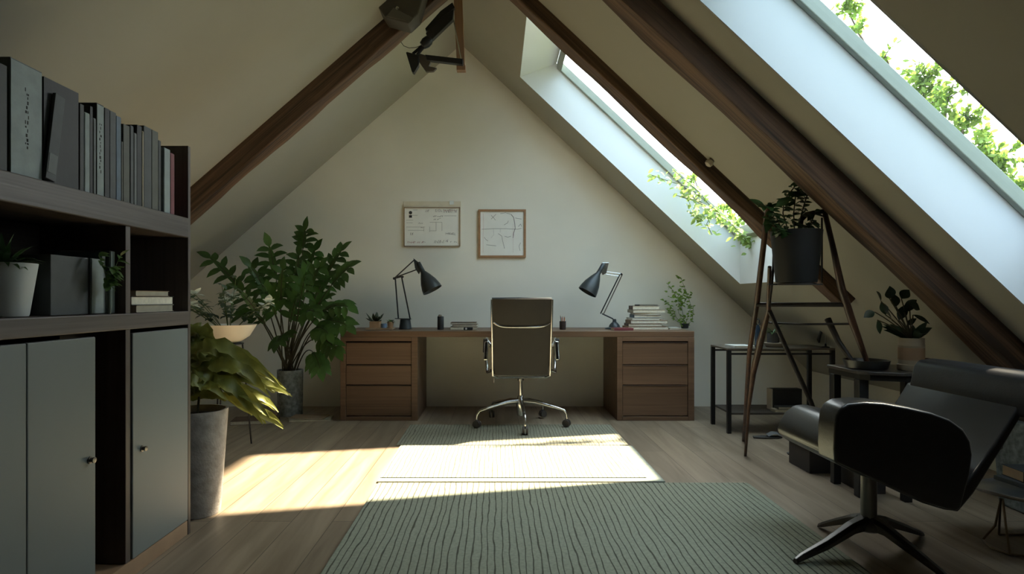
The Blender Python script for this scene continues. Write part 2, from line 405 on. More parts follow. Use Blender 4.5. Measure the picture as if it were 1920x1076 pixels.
# ------------------------------------------------------------------ bookcase on the left
BX = -1.35; BXB = -1.68; BY0 = 1.30; BY1 = 2.735
case = thing('bookcase', (-1.5, 2.0, 0), 'dark wooden bookcase with grey doors along the left side', 'bookcase')
build(MB().box((BXB,BY1-.022,0),(BX,BY1,1.706)), 'side_panel', shelf_z, case, bevel=.002)
build(MB().box((BXB,BY0,0),(BX,BY0+.022,1.706)), 'side_panel', shelf_z, case, bevel=.002)
build(MB().box((BXB,2.262,.065),(BX-.004,2.292,1.302)), 'divider', shelf_z, case, bevel=.002)
build(MB().box((BXB,BY0+.022,.03),(BXB+.012,BY1-.022,1.40)), 'back_panel', shelf_m, case)
build(MB().box((BXB+.012,BY0+.022,1.302),(BX+.003,BY1-.022,1.388)), 'shelf', shelf_m, case, bevel=.004)
build(MB().box((BXB+.012,BY0+.022,.922),(BX+.003,BY1-.022,.981)), 'shelf', shelf_m, case, bevel=.004)
build(MB().box((BXB+.012,BY0+.022,0.0),(BX-.002,BY1-.022,.063)), 'plinth', mat('plinth_wood',(.30,.19,.11),.5,0,.15,6), case, bevel=.003)
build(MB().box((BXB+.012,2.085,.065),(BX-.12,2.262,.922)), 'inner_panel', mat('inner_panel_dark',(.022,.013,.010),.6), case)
def door_leaf(y0, y1, ky):
    d = build(MB().box((BX-.022,y0,.068),(BX+.002,y1,.907)), 'door', paint_grey, case, bevel=.003)
    if ky:
        k = MB().lathe((BX+.001,ky,.465 if ky > 2.2 else .565-.065), [(.012,0),(.012,.004),(.007,.005),(.007,.012),(.010,.014),(.010,.018),(.004,.019)], 20, (1,0,0))
        build(k, 'knob', mat('knob_metal',(.16,.15,.14),.3,.9), d, smooth=True)
door_leaf(2.296, 2.708, 2.355)
door_leaf(1.780, 2.083, 2.052)
door_leaf(1.470, 1.776, None)
door_leaf(1.330, 1.466, None)

def by(px, X=BX): return -X*F/(VX-px)          # depth of a point on the bookcase front seen at column px
def bz(py, Y): return HC+(VY-py)*Y/F
cv = {k: mat('cover_'+k, tuple(q_*.8 for q_ in c), .6, 0, .12, 20, .1) for k, c in dict(
    black=(.018,.019,.018), slate=(.055,.065,.065), charcoal=(.035,.038,.035), grey=(.13,.15,.145), pale=(.30,.36,.35), olive=(.085,.09,.065),
    cream=(.42,.38,.28), red=(.20,.035,.04), blue=(.10,.16,.22), tan=(.33,.22,.13), brown=(.11,.055,.032), white=(.62,.62,.56), navy=(.03,.04,.075), teal=(.08,.13,.13)).items()}
paper = mat('page_edges', (.66,.62,.50), .85, 0, .12, 60)
mark_m = mat('printed_marks', (.03,.03,.03), .8)
mark_red = mat('printed_marks_red', (.35,.10,.09), .8)

def upright_book(y0, y1, h, depth, cover, label, x_front=BX-.015, spine_marks=False, tilt=0, thick_cover=.0025, spine=None, base=1.3887):
    """book standing with its spine to the room (+X)"""
    t = thing('book', (x_front-depth/2, (y0+y1)/2, base), label, 'book', None)
    xb = x_front-depth; c = MB(); tc_ = thick_cover
    c.box((xb,y0,base),(x_front-tc_,y0+tc_,base+h)); c.box((xb,y1-tc_,base),(x_front-tc_,y1,base+h)); c.box((x_front-tc_,y0,base),(x_front,y1,base+h))
    build(c, 'cover', cover, t, bevel=.0008, seg=1)
    build(MB().box((xb+.004,y0+tc_,base+.004),(x_front-tc_,y1-tc_,base+h-.004)), 'pages', paper, t)
    if spine is not None:
        build(MB().box((x_front,y0+.0015,base+.002),(x_front+.0012,y1-.0015,base+h-.004)), 'spine_label', spine, t)
    if spine_marks:
        random.seed(int(y0*1000)); m = MB(); z = base+h*.25; yc = (y0+y1)/2
        while z < base+h*.78:
            l = random.uniform(.004,.011)
            for q in range(random.randint(1,3)):
                yy = yc+random.uniform(-.006,.006); m.box((x_front+.0012,yy-.0012,z),(x_front+.0018,yy+.0012,z+l))
            z += l+random.uniform(.003,.006)
        build(m, 'spine_lettering', mark_m, t)
    if tilt:
        t.rotation_euler = (tilt, 0, 0)
    return t
# row on the top board, left to right in the picture: (x0, x1, y_top, colour, label)
row = [
 (-60, 14, 108, 'charcoal', 'dark grey box file at the far left of the top row, cut by the frame', .27, None, False),
 (19, 79, 122, 'grey', 'tall grey binder with a column of small lettering on its broad spine', .25, 'pale', True),
 (82, 148, 160, 'black', 'wide black folder immediately right of the tall grey binder with lettering', .26, None, False),
 (150, 158, 196, 'charcoal', 'thin charcoal book just right of the wide black folder', .22, None, False),
 (158.5, 168.5, 212, 'pale', 'thin pale book with a bright narrow spine near the wide black folder', .20, 'pale', False),
 (169, 174.5, 200, 'black', 'thin black book between two slim light-spined books near it', .21, None, False),
 (175, 180, 222, 'grey', 'thin grey-spined book left of the speckled pale binder', .19, 'grey', False),
 (181, 195, 196, 'black', 'black binder with a pale speckled spine in the left part of the top row', .24, 'pale', True),
 (196.5, 206, 204, 'black', 'black book to the right of the speckled pale binder', .22, None, False),
 (206.5, 218, 210, 'slate', 'slate-grey book with a plain matt spine, left of the blue-edged book', .22, None, False),
 (218.5, 227.5, 219, 'blue', 'blue-grey book with a lighter edge, left of the middle of the top row', .21, None, False),
 (228, 231, 266, 'olive', 'short thin olive booklet tucked in the middle of the top row', .18, None, False),
 (231.5, 243.5, 235, 'olive', 'olive-grey book with a plain spine, middle of the top row', .22, None, False),
 (244, 250.5, 236, 'charcoal', 'charcoal book right of the olive-grey book in the top row', .22, 'slate', False),
 (251, 256.5, 250, 'grey', 'slim grey book with a light spine, four places left of the fawn book', .19, 'grey', False),
 (257, 266, 236, 'black', 'black book with a rounded spine, left of the cream-edged booklet', .22, None, False),
 (266.5, 269.5, 246, 'cream', 'very thin cream-spined booklet in the right part of the top row', .2, 'cream', False),
 (270, 284.5, 239, 'slate', 'dark slate book right of the cream-spined booklet', .22, None, False),
 (285, 297, 246, 'olive', 'grey-olive book, the last tall one before the pale short book', .21, None, False),
 (297.5, 302, 264, 'charcoal', 'narrow charcoal book next to the short pale book', .19, None, False),
 (307.5, 319, 279, 'pale', 'short pale blue-grey book near the right end of the top row', .17, 'pale', False),
 (319.5, 327, 288, 'red', 'dark red book at the right end of the top row', .16, 'red', False),
]
for x0, x1, yt, col, lab, dep, sp, mk in row:
    y0, y1 = by(x0, BX-.015), by(x1, BX-.015)
    h = bz(yt, (y0+y1)/2) - 1.388
    upright_book(y0, y1-.0012, h, dep, cv[col], lab, spine=cv[sp] if sp else None, spine_marks=mk)
# pale speckled strip on the fore edge of the wide folder
# leaning slim book in front of the black folder
t = thing('book', (BX-.008, by(84), 1.388), 'slim dark catalogue leaning against the front of the wide black folder', 'book')
m = MB(); M0 = Matrix.Translation((BX-.006, (by(92)+by(118))/2, 1.388+.142)) @ Matrix.Rotation(R(-9), 4, 'X')
m.mbox(M0, .005, .021, .136); build(m, 'cover', cv['slate'], t, bevel=.001)
m = MB()
m.mbox(M0 @ Matrix.Translation((.0056,0,-.085)), .0006, .017, .03)
build(m, 'cover_label', cv['grey'], t)

# compartment items
def plant_pot(c, r0, r1, h, mt, parent, wall=.006, name='pot', n=36):
    build(MB().lathe(c, [(r0*.6,0),(r0,0.001),(r0+.002,.006),(r1,h),(r1-wall,h),(r1-wall-.004,h-.02),(r0-wall,.02),(.001,.018)], n), name, mt, parent, smooth=True)
def add_soil(c, r, parent): build(MB().lathe(c, [(r,-.006),(r*.98,0),(r*.5,.004),(.001,.005)], 24), 'soil', soil, parent, smooth=True)
leaf_d = mat('leaf_dark_green', (.035,.085,.025), .38, 0, .3, 14, 0, 60, .5, .25)
leaf_m = mat('leaf_green', (.075,.155,.035), .4, 0, .3, 14, 0, 60, .5, .35)
leaf_g = mat('leaf_grey_green', (.11,.17,.11), .5, 0, .25, 14, 0, 60, .4, .25)
leaf_o = mat('leaf_olive', (.21,.225,.05), .42, 0, .4, 9, .3, 40, .4, .35)
leaf_b = mat('leaf_sunny_green', (.20,.32,.05), .5, 0, .35, 3, 0, 60, .3, .5)
stem_m = mat('stem', (.05,.045,.02), .6)
stem_l = mat('stem_green', (.10,.14,.04), .6)
white_pot = mat('white_ceramic', (.50,.53,.52), .45, 0, .04)
def widths(W, k, p=.85): return [W*max(.03, math.sin(PI*min(1,(i/(k-1)))**p)) for i in range(k)]
def arc(a, d, L, droop, k=6):
    a = Vector(a); d = Vector(d).normalized(); pts = [a.copy()]; p = a.copy()
    for i in range(k-1):
        d = (d + Vector((0,0,-droop/(k-1)))).normalized(); p = p + d*L/(k-1); pts.append(p.copy())
    return pts
def simple_leaf(mb, a, d, L, W, droop=.5, fold=.2, k=6, nrm=(0,0,1)):
    pts = arc(a, d, L, droop, k); mb.ribbon(pts, widths(W,k), nrm, fold); return pts
def rnd_dir(zmin, zmax):
    a = random.uniform(0, 2*PI); z = random.uniform(zmin, zmax); r = math.sqrt(max(0,1-z*z)); return Vector((r*math.cos(a), r*math.sin(a), z))

c = Vector((-1.455, 1.825, .9818))
t = thing('potted_plant', c, 'small spiky green plant in a white pot on the middle shelf, far left', 'potted plant')
plant_pot(c, .062, .086, .158, white_pot, t); add_soil(c+Vector((0,0,.145)), .076, t)
m = MB(); random.seed(5)
for i in range(34):
    d = rnd_dir(.35,.95); d.y -= .35; simple_leaf(m, c+Vector((d.x*.03,d.y*.03,.147)), d, random.uniform(.07,.12), .008, .9, .3)
build(m, 'foliage', leaf_d, t, smooth=True)
# box files
def block(name, a, b_, cover, label, cat, strip=None):
    t = thing(name, ((a[0]+b_[0])/2,(a[1]+b_[1])/2,a[2]), label, cat)
    build(MB().box(a, b_), 'body', cover, t, bevel=.002)
    if strip: build(MB().box((b_[0]+.0005,a[1]+.002,a[2]+.002),(b_[0]+.004,b_[1]-.002,b_[2]-.002)), 'spine', strip, t, bevel=.001)
    return t
block('box_file', (BX-.27,1.945,.9818), (BX-.05,2.125,1.175), cv['slate'], 'wide dark slate box file standing on the middle shelf', 'box file')
block('box_file', (BX-.25,2.128,.9818), (BX-.045,2.196,1.175), cv['grey'], 'narrow box file with a pale spine beside the wide slate one', 'box file', cv['pale'])
block('book', (BX-.22,2.199,.9818), (BX-.055,2.222,1.198), cv['teal'], 'tall teal-grey book behind the trailing sprig on the middle shelf', 'book', cv['grey'])
block('book', (BX-.22,2.226,.9818), (BX-.04,2.252,1.208), cv['grey'], 'tall light grey book beside the shelf divider', 'book', cv['pale'])
c = Vector((BX-.008, 2.17, .9818))
t = thing('trailing_sprig', c, 'leafy green sprig in a slim glass tube before the middle shelf books', 'sprig')
build(MB().lathe(c+Vector((0,0,0)), [(.006,0),(.007,.002),(.007,.09),(.0055,.09),(.0055,.004),(.001,.004)], 12), 'tube', mat('smoky_glass',(.10,.13,.12),.1), t, smooth=True)
m = MB(); s_ = MB(); random.seed(11)
for i in range(4):
    d = Vector((random.uniform(-.1,.35), random.uniform(-.6,.7), 1)); pts = arc(c+Vector((0,0,.085)), d, random.uniform(.07,.13), .9, 7)
    s_.tube(pts, .0016, 5)
    for q in pts[1:]:
        for k in range(2):
            dd = rnd_dir(-.4,.6); dd.x = abs(dd.x)*.5+.1; simple_leaf(m, q, dd, random.uniform(.03,.045), .0105, .6, .2, 5, (.6,0,.8))
build(m, 'foliage', leaf_m, t, smooth=True); build(s_, 'stem', stem_l, t)

def flat_book(c, w_, d_, h, rz, cover, label, name='book', group=None, pages=paper, spine_side='x+', tc_=.0022):
    """book lying flat: w_ along its local x, d_ along y; spine on the -y side"""
    t = thing(name, c, label, 'book', group); q = MB(); z0 = 0
    o = Vector(c)
    def L(a, b_):
        m_ = MB().box(a, b_); m_.v = [tuple(Vector(v)+o) for v in m_.v]; return m_
    cvm = MB()
    for a, b_ in (((-w_/2,-d_/2,0),(w_/2,d_/2,tc_)), ((-w_/2,-d_/2,h-tc_),(w_/2,d_/2,h)), ((-w_/2,-d_/2,tc_),(-w_/2+tc_,d_/2,h-tc_)) if spine_side=='x-' else ((-w_/2,d_/2-tc_,tc_),(w_/2,d_/2,h-tc_)) if spine_side=='y+' else ((-w_/2,-d_/2,tc_),(w_/2,-d_/2+tc_,h-tc_)) if spine_side=='y-' else ((w_/2-tc_,-d_/2,tc_),(w_/2,d_/2,h-tc_))):
        mm = L(a, b_); cvm.add(mm.v, mm.f)
    build(cvm, 'cover', cover, t, bevel=.0008, seg=1)
    build(L((-w_/2+.004,-d_/2+.004,tc_),(w_/2-.004,d_/2-.004,h-tc_)), 'pages', pages, t)
    t.rotation_euler = (0,0,rz); return t
z = .9818
for (w_, d_, h, rz, col, lab) in ((.21,.30,.028,.05,'cream','cream book with a dark cover at the bottom of the stack in the right compartment'),
      (.20,.29,.034,-.03,'slate','thick slate book, middle of the stack in the right compartment'),
      (.19,.26,.022,.04,'tan','pale brown book lying on top of the stack in the right compartment')):
    flat_book((BX-.13, 2.50, z), w_, d_, h, rz, cv[col], lab, spine_side='x-', pages=cv['cream'] if col!='slate' else paper); z += h+.0005
flat_book((BX-.17, 2.42, z), .10, .10, .03, .1, cv['charcoal'], 'small dark notebook on the stack in the right compartment', spine_side='x-')

# ------------------------------------------------------------------ tall planter with drooping leaves
c = Vector((-1.445, 2.99, 0))
stone = mat('rough_stone', (.30,.27,.235), .85, 0, .22, 22, .6, 90)
t = thing('tall_planter', c, 'tall tapered stone-grey planter with long drooping olive leaves beside the bookcase', 'potted plant')
build(MB().lathe(c, [(.085,0),(.103,.002),(.106,.01),(.140,.495),(.139,.502),(.128,.502),(.124,.49),(.095,.03),(.001,.025)], 48), 'planter', stone, t, smooth=True)
add_soil(c+Vector((0,0,.47)), .122, t)
m = MB(); s_ = MB(); random.seed(21)
crown = Vector((-1.40, 3.04, .66))
s_.tube([c+Vector((.0,0,.46)), c+Vector((.01,0,.56)), c+Vector((.05,.03,.64)), crown+Vector((.0,0,.02))], [.006,.006,.005,.005], 8)
drape = [((350,668),(405,618),(528,724),.060,3.10),((352,640),(392,596),(402,690),.070,3.18),((350,690),(430,650),(508,742),.050,3.05),((352,705),(440,690),(543,738),.038,3.12),
 ((350,720),(430,690),(500,792),.055,3.02),((352,742),(430,712),(530,802),.042,3.08),((350,655),(420,655),(452,735),.060,3.15),((352,730),(420,715),(472,776),.050,3.22),((345,662),(400,632),(474,706),.066,3.20),
 ((345,745),(395,690),(440,748),.050,3.0),((345,700),(400,670),(470,750),.060,3.25),((350,680),(450,640),(515,735),.040,3.3),((352,725),(450,700),(522,772),.045,3.18),((345,715),(385,700),(420,745),.05,2.97),((345,690),(380,640),(415,700),.06,3.05)]
drape = [(tuple(v+random.uniform(-7,7) for v in a_), tuple(v+random.uniform(-9,9) for v in m_), tuple(v+random.uniform(-10,8)*k_ for v in e_), W_*(.62 if k_ else .8), Yd+random.uniform(-.08,.08)) for (a_, m_, e_, W_, Yd) in drape for k_ in (0,1,1)]
for i, (a_, m_, e_, W_, Yd) in enumerate(drape):
    a = P(*a_, Yd-.02); mid = P(*m_, Yd); e2 = P(*e_, Yd+.06); k = 22; pts = []
    for j in range(k):
        u = j/(k-1); pts.append(a*(1-u)**2+mid*2*u*(1-u)+e2*u*u+Vector((0,.012*math.sin(u*11+i),.009*math.sin(u*13+i*2))))
    m.ribbon(pts, [W_*(.55+.45*math.sin(PI*u_**.8))*(1-u_**3)**.8*(1+.10*math.sin(u_*26+i))+.002 for u_ in [j/(k-1) for j in range(k)]], (random.uniform(-.3,.3),-.8,.7), .30, .34, i)
build(m, 'foliage', leaf_o, t, smooth=True, ang=180); build(s_, 'stem', stem_m, t, smooth=True)

# ------------------------------------------------------------------ white bowl on a slim stand with flowering plant
c = Vector((-1.88, 4.35, 0))
t = thing('plant_stand', c, 'slim three-legged black stand under the white bowl, behind the drooping leaves', 'plant stand')
for k in range(3):
    a_ = k*2*PI/3+.5; d = Vector((math.cos(a_), math.sin(a_), 0))
    build(MB().tube([c+d*.15, c+d*.09+Vector((0,0,.72))], .006, 8), 'leg', black_m, t, smooth=True)
build(MB().lathe(c+Vector((0,0,.715)), [(.10,0),(.10,.008),(.001,.008)], 28), 'ring', black_m, t, smooth=True)
cb = c+Vector((0,0,.724))
t = thing('bowl_planter', cb, 'wide white bowl with a small white-flowered plant, left of the big leafy plant', 'potted plant')
build(MB().lathe(cb, [(.05,0),(.07,.003),(.14,.05),(.185,.125),(.19,.13),(.182,.13),(.135,.06),(.06,.02),(.001,.02)], 40), 'bowl', mat('white_bowl',(.78,.74,.64),.35,0,.02), t, smooth=True)
add_soil(cb+Vector((0,0,.10)), .16, t)
random.seed(31); m = MB(); s_ = MB(); fl = MB()
for i in range(16):
    d = rnd_dir(.3,.95); d.x -= .1; base = cb+Vector((d.x*.06,d.y*.06,.10)); L_ = random.uniform(.22,.40); pts = arc(base, d+Vector((-.08,0,.6)), L_, .5, 6); s_.tube(pts, .0022, 5)
    for q in pts[2:]:
        for k in range(3): simple_leaf(m, q, rnd_dir(-.3,.7), random.uniform(.04,.07), .018, .6, .2, 5)
    if i%2 == 0:
        for k in range(6):
            dd = rnd_dir(-.2,.9); simple_leaf(fl, pts[-1], dd, .07, .026, .3, .2, 5)
build(m, 'foliage', leaf_g, t, smooth=True); build(s_, 'stem', stem_l, t); build(fl, 'blossom', mat('white_petal',(.80,.86,.80),.6,0,.1,20,0,60,.4,.3), t, smooth=True)

# ------------------------------------------------------------------ big leafy plant
c = Vector((-1.83, 5.50, 0))
tex_grey = mat('pitted_grey_stone', (.20,.225,.22), .8, 0, .45, 34, .9, 60)
t = thing('large_leafy_plant', c, 'big dark green split-leaf plant in a pitted grey pot left of the desk', 'potted plant')
build(MB().lathe(c, [(.09,0),(.105,.003),(.108,.01),(.112,.40),(.110,.405),(.098,.405),(.095,.39),(.09,.02),(.001,.02)], 40), 'pot', tex_grey, t, smooth=True)
add_soil(c+Vector((0,0,.375)), .094, t)
random.seed(44)
fo = MB(); fs_ = MB(); st = MB()
def frond(mb, stmb, base, tip, bend, L, nleaf, lw, ll, facing):
    """one stalk with a split leaf: rachis along the last L metres, paired lobes"""
    base = Vector(base); tip = Vector(tip); mid = base.lerp(tip, .55)+Vector(bend)
    k = 16; pts = [base*(1-u)**2+mid*2*u*(1-u)+tip*u*u for u in [j/(k-1) for j in range(k)]]
    stmb.tube(pts, [.007*(1-.7*j/(k-1)) for j in range(k)], 6)
    seglen = [0]
    for j in range(1,k): seglen.append(seglen[-1]+(pts[j]-pts[j-1]).length)
    tot = seglen[-1]
    def at(s_):
        for j in range(1,k):
            if seglen[j] >= s_:
                u = (s_-seglen[j-1])/(seglen[j]-seglen[j-1]+1e-9); return pts[j-1].lerp(pts[j],u), (pts[j]-pts[j-1]).normalized()
        return pts[-1], (pts[-1]-pts[-2]).normalized()
    nrm = Vector(facing).normalized()
    q, tg = at(tot-.005); simple_leaf(mb, q, tg, ll*1.0, lw, .5, .15, 6, nrm)
    # web of the leaf around the rachis
    kk = 6; rp = [at(tot-L*(1-j/(kk-1)))[0] for j in range(kk)]
    mb.ribbon(rp, [lw*.9*math.sin(PI*(.12+.8*j/(kk-1))) for j in range(kk)], nrm, .15)
    for i in range(nleaf):
        u = (i+.5)/nleaf; q, tg = at(tot-L*(1-u)); sdv = tg.cross(nrm).normalized()
        f = .65+.5*math.sin(PI*(.2+.7*u))
        for s in (-1,1):
            d = (sdv*s + tg*(.55+.4*u)).normalized(); d = (d+Vector((0,0,random.uniform(-.15,.1)))).normalized()
            simple_leaf(mb, q, d, ll*f*random.uniform(.85,1.1), lw*random.uniform(.8,1.05), random.uniform(.5,1.0), .18, 6, nrm)
bp_ = c+Vector((0,0,.38))
fr_list = [ # tip x, tip y, depth, leaf length, shade
 (572,432,5.45,.16),(395,484,5.35,.36),(505,462,5.3,.26),(640,470,5.4,.26),(655,500,5.2,.24),(620,520,5.5,.28),(560,480,5.4,.26),(530,505,5.2,.28),(590,470,5.5,.24),
 (470,500,5.3,.28),(448,545,5.1,.26),(500,545,5.0,.28),(650,610,5.0,.30),(652,575,5.1,.30),(615,625,4.95,.28),(590,585,5.0,.30),(630,655,5.0,.26),(520,640,4.95,.22),(610,560,5.3,.28),
 (455,590,5.1,.24),(560,550,5.2,.30),(545,520,5.5,.26),(600,500,5.3,.26),(600,690,5.0,.22),(480,520,5.5,.25),(575,510,5.0,.26)]
for i, (px, py, Yd, L_) in enumerate(fr_list):
    tip = P(px, py, Yd); base = bp_+Vector((random.uniform(-.05,.05), random.uniform(-.05,.05), 0))
    up = .30 if py > 560 else .12
    frond(fo, st, base, tip, (random.uniform(-.03,.03)-.12*(tip.x-base.x)*.5, 0, up+.1*abs(tip.x-base.x)), L_, 4, .034, .135, (random.uniform(-.35,.35), -.75, .65))
build(st, 'stems', stem_m, t, smooth=True)
build(fo, 'foliage', leaf_m if False else mat('leaf_monstera',(.065,.145,.032),.33,0,.35,6,0,60,.6,.3), t, smooth=True, ang=180)

# papers by the pot
flat_book(Vector((-1.58,5.30,0)), .34, .20, .018, .12, cv['cream'], 'loose bundle of cream papers on the floor by the grey pot', 'paper_bundle')
flat_book(Vector((-1.60,5.30,.0185)), .30, .18, .010, -.05, cv['tan'], 'thin tan folder lying on the cream papers by the grey pot', 'folder')
flat_book(Vector((-2.02,5.2,0)), .36, .22, .03, .2, cv['brown'], 'brown folder on the floor behind the tall planter', 'folder')

# ------------------------------------------------------------------ desk
DY0, DY1 = 5.25, 5.935; DX0, DX1 = -1.321, 1.683; DT = .76; e0 = .0
desk = thing('desk', ((DX0+DX1)/2, 5.6, 0), 'long walnut desk with a drawer pedestal at each end below the gable wall', 'desk')
build(MB().box((DX0,DY0,DT-.05),(DX1,DY1,DT)), 'tabletop', walnut_x, desk, bevel=.004)
def pedestal(x0, x1):
    tk = .045; p = MB()
    p.box((x0,DY0,0),(x0+tk,DY1-.01,DT-.051)); p.box((x1-tk*1.15,DY0,0),(x1,DY1-.01,DT-.051))
    p.box((x0+tk,DY0,0),(x1-tk*1.15,DY1-.01,.035)); p.box((x0+tk,DY0,DT-.085),(x1-tk*1.15,DY1-.01,DT-.051)); p.box((x0+tk,DY1-.03,.035),(x1-tk*1.15,DY1-.012,DT-.085))
    build(p, 'pedestal', walnut_x, desk, bevel=.002)
    xa, xb = x0+tk+.003, x1-tk*1.15-.003
    for za, zb in ((.478,.665),(.305,.472),(.041,.299)):
        build(MB().box((xa,DY0+.008,za),(xb,DY0+.40,zb)), 'drawer', walnut_x, desk, bevel=.0025)
        build(MB().box((xa+.002,DY0+.004,zb-.007),(xb-.002,DY0+.0085,zb-.002)), 'finger_groove', mat('groove_dark',(.035,.018,.01),.7), desk)
pedestal(DX0, DX0+.655); pedestal(DX1-.655, DX1)
e0 = .0008
def D(px, Y=5.6, z=DT+.0008):  # spot on the desk top at column px
    return Vector(((px-VX)*Y/F, Y, z))

# ------------------------------------------------------------------ desk lamps
lampblk = mat('lamp_grey_black', (.035,.042,.046), .42, .2, .08)
def shade(mb, apex, mouth, r0, r1, n=40):
    """bell shaped shade, open mouth"""
    a = Vector(apex); d = Vector(mouth)-a; L = d.length
    prof = [(r0*.7,0),(r0,.004),(r0,L*.22),(r0*1.1,L*.34),(r1*.52,L*.50),(r1*.80,L*.70),(r1*.95,L*.88),(r1,L),(r1-.004,L),(r1*.94-.004,L*.88),(r1*.78-.004,L*.7),(r1*.5-.004,L*.5),(.012,L*.34),(.001,L*.30)]
    mb.lathe(a, prof, n, d); return mb
Yl = 5.6
base = D(760, Yl)
L1 = thing('desk_lamp', base, 'black balanced-arm desk lamp on the left half of the desk, shade pointing down right', 'desk lamp')
build(MB().lathe(base, [(.056,0),(.058,.004),(.056,.012),(.050,.05),(.046,.088),(.02,.092),(.001,.093)], 36), 'base', lampblk, L1, smooth=True)
q = lambda x, y, dy=0: P(x, y, Yl+dy)
pl = MB().bar(q(741,597,-.02), q(771,598,-.02), .05, .006); build(pl, 'base_plate', black_m, L1, bevel=.001)
for (a, b_) in (((747,598),(741,521)), ((769,598),(753,519))):
    build(MB().tube([q(*a), q(*b_)], .0065, 8), 'lower_arm', black_m, L1, smooth=True)
for (a, b_) in (((740,521),(777,487)), ((744,519),(782,505))):
    build(MB().tube([q(*a,.0), q(*b_,.0)], .0055, 8), 'upper_arm', black_m, L1, smooth=True)
j = MB().tube([q(739,522,-.02), q(739,522,.02)], .012, 14).tube([q(755,519,-.02), q(755,519,.02)], .010, 14).bar(q(739,522), q(755,518), .012, .012); build(j, 'elbow_joint', black_m, L1, smooth=True)
j = MB().prism([q(775,484,-.012),q(784,491,-.012),q(789,506,-.012),q(785,514,-.012),q(778,503,-.012)], (0,.024,0)); build(j, 'head_bracket', lampblk, L1, bevel=.003)
sh = build(shade(MB(), P(784,492,Yl), P(811,544,Yl-.03), .020, .092), 'lamp_shade', lampblk, L1, smooth=True, ang=60)
build(MB().lathe(P(801,527,Yl-.02), [(.001,-.02),(.012,-.018),(.018,0),(.028,.025),(.022,.045),(.001,.052)], 20, P(811,544,Yl-.03)-P(784,492,Yl)), 'bulb', mat('bulb_glass',(.75,.74,.68),.25), sh, smooth=True)
base = D(1152, Yl)
L2 = thing('desk_lamp', base, 'desk lamp beside the stack of books on the right, shade pointing down left', 'desk lamp')
build(MB().lathe(base, [(.085,0),(.086,.004),(.08,.012),(.05,.018),(.046,.035),(.030,.055),(.018,.064),(.015,.09),(.001,.091)], 36), 'base', lampblk, L2, smooth=True)
build(MB().tube([q(1152,601),q(1148,597),q(1129,588)], .006, 8), 'stem', black_m, L2, smooth=True)
for (a, b_) in (((1126,588),(1162,515)), ((1131,590),(1167,514))):
    build(MB().tube([q(*a), q(*b_)], .0055, 8), 'lower_arm', chrome if a[0] > 1128 else black_m, L2, smooth=True)
for (a, b_) in (((1164,513),(1134,509)), ((1161,518),(1136,514))):
    build(MB().tube([q(*a), q(*b_)], .0035, 8), 'upper_arm', chrome, L2, smooth=True)
build(MB().tube([q(1165,514,-.02), q(1165,514,.02)], .010, 14), 'elbow_joint', black_m, L2, smooth=True)
build(MB().prism([q(1129,492,-.012),q(1142,492,-.012),q(1137,512,-.012),q(1130,516,-.012),q(1127,508,-.012)], (0,.024,0)), 'head_bracket', chrome, L2, bevel=.003)
sh = build(shade(MB(), P(1132,495,Yl), P(1101,548,Yl-.03), .020, .088), 'lamp_shade', lampblk, L2, smooth=True, ang=60)
build(MB().lathe(P(1112,529,Yl-.02), [(.001,-.02),(.012,-.018),(.018,0),(.028,.025),(.022,.045),(.001,.052)], 20, P(1101,548,Yl-.03)-P(1132,495,Yl)), 'bulb', mat('bulb_glass',(.75,.74,.68),.25), sh, smooth=True)

# ------------------------------------------------------------------ things on the desk
tray = D(716, 5.55)
t = thing('wooden_tray', tray, 'thin pale wooden tray under the small pots at the left end of the desk', 'tray')
pale_wood = mat('pale_wood', (.48,.33,.20), .55, 0, .15, 12)
build(MB().box(tray+Vector((-.13,-.09,0)), tray+Vector((.11,.09,.006))), 'base', pale_wood, t, bevel=.002)
r_ = MB()
for a, b_ in (((-.13,-.09),(.11,-.082)),((-.13,.082),(.11,.09)),((-.13,-.082),(-.122,.082)),((.102,-.082),(.11,.082))): r_.box(tray+Vector((a[0],a[1],.006)), tray+Vector((b_[0],b_[1],.016)))
build(r_, 'rim', pale_wood, t)
terr = mat('terracotta', (.50,.30,.16), .7, 0, .1, 20)
c = tray+Vector((-.058,0,.0068))
t = thing('potted_succulent', c, 'dark spiky succulent in a square tan pot on the tray', 'potted plant')
build(MB().prism([c+Vector((x,y,0)) for x,y in ((-.045,-.045),(.045,-.045),(.045,.045),(-.045,.045))], (0,0,.066)), 'pot', terr, t, bevel=.004)
m = MB(); random.seed(3)
for i in range(16):
    d = rnd_dir(.25,.95); simple_leaf(m, c+Vector((d.x*.02,d.y*.02,.064)), d, random.uniform(.07,.115), .017, .15, .5, 6, (d.x,d.y,-.5))
build(m, 'foliage', mat('succulent_leaf',(.05,.07,.035),.4,0,.2), t, smooth=True)
c = tray+Vector((.022,-.02,.0068))
t = thing('small_cup', c, 'tiny blue cup between the two little pots on the tray', 'cup')
build(MB().lathe(c, [(.02,0),(.024,.002),(.027,.045),(.0245,.045),(.021,.006),(.001,.006)], 28), 'body', mat('blue_ceramic',(.16,.24,.36),.35), t, smooth=True)
c = tray+Vector((.070,.045,.0068))
t = thing('potted_succulent', c, 'small green sprout in a tan round pot beside the left lamp', 'potted plant')
plant_pot(c, .02, .03, .06, terr, t, .004); m = MB(); random.seed(8)
for i in range(22):
    d = rnd_dir(.1,.95); simple_leaf(m, c+Vector((0,0,.05)), d, random.uniform(.03,.055), .011, .3, .3, 5)
build(m, 'foliage', leaf_m, t, smooth=True)
c = D(826, 5.5)
t = thing('speaker', c, 'dark upright cylinder with a silver-trimmed top between the left lamp and the books', 'speaker')
build(MB().lathe(c, [(.027,0),(.0285,.003),(.0285,.112),(.026,.118),(.001,.119)], 32), 'body', dark_plastic, t, smooth=True)
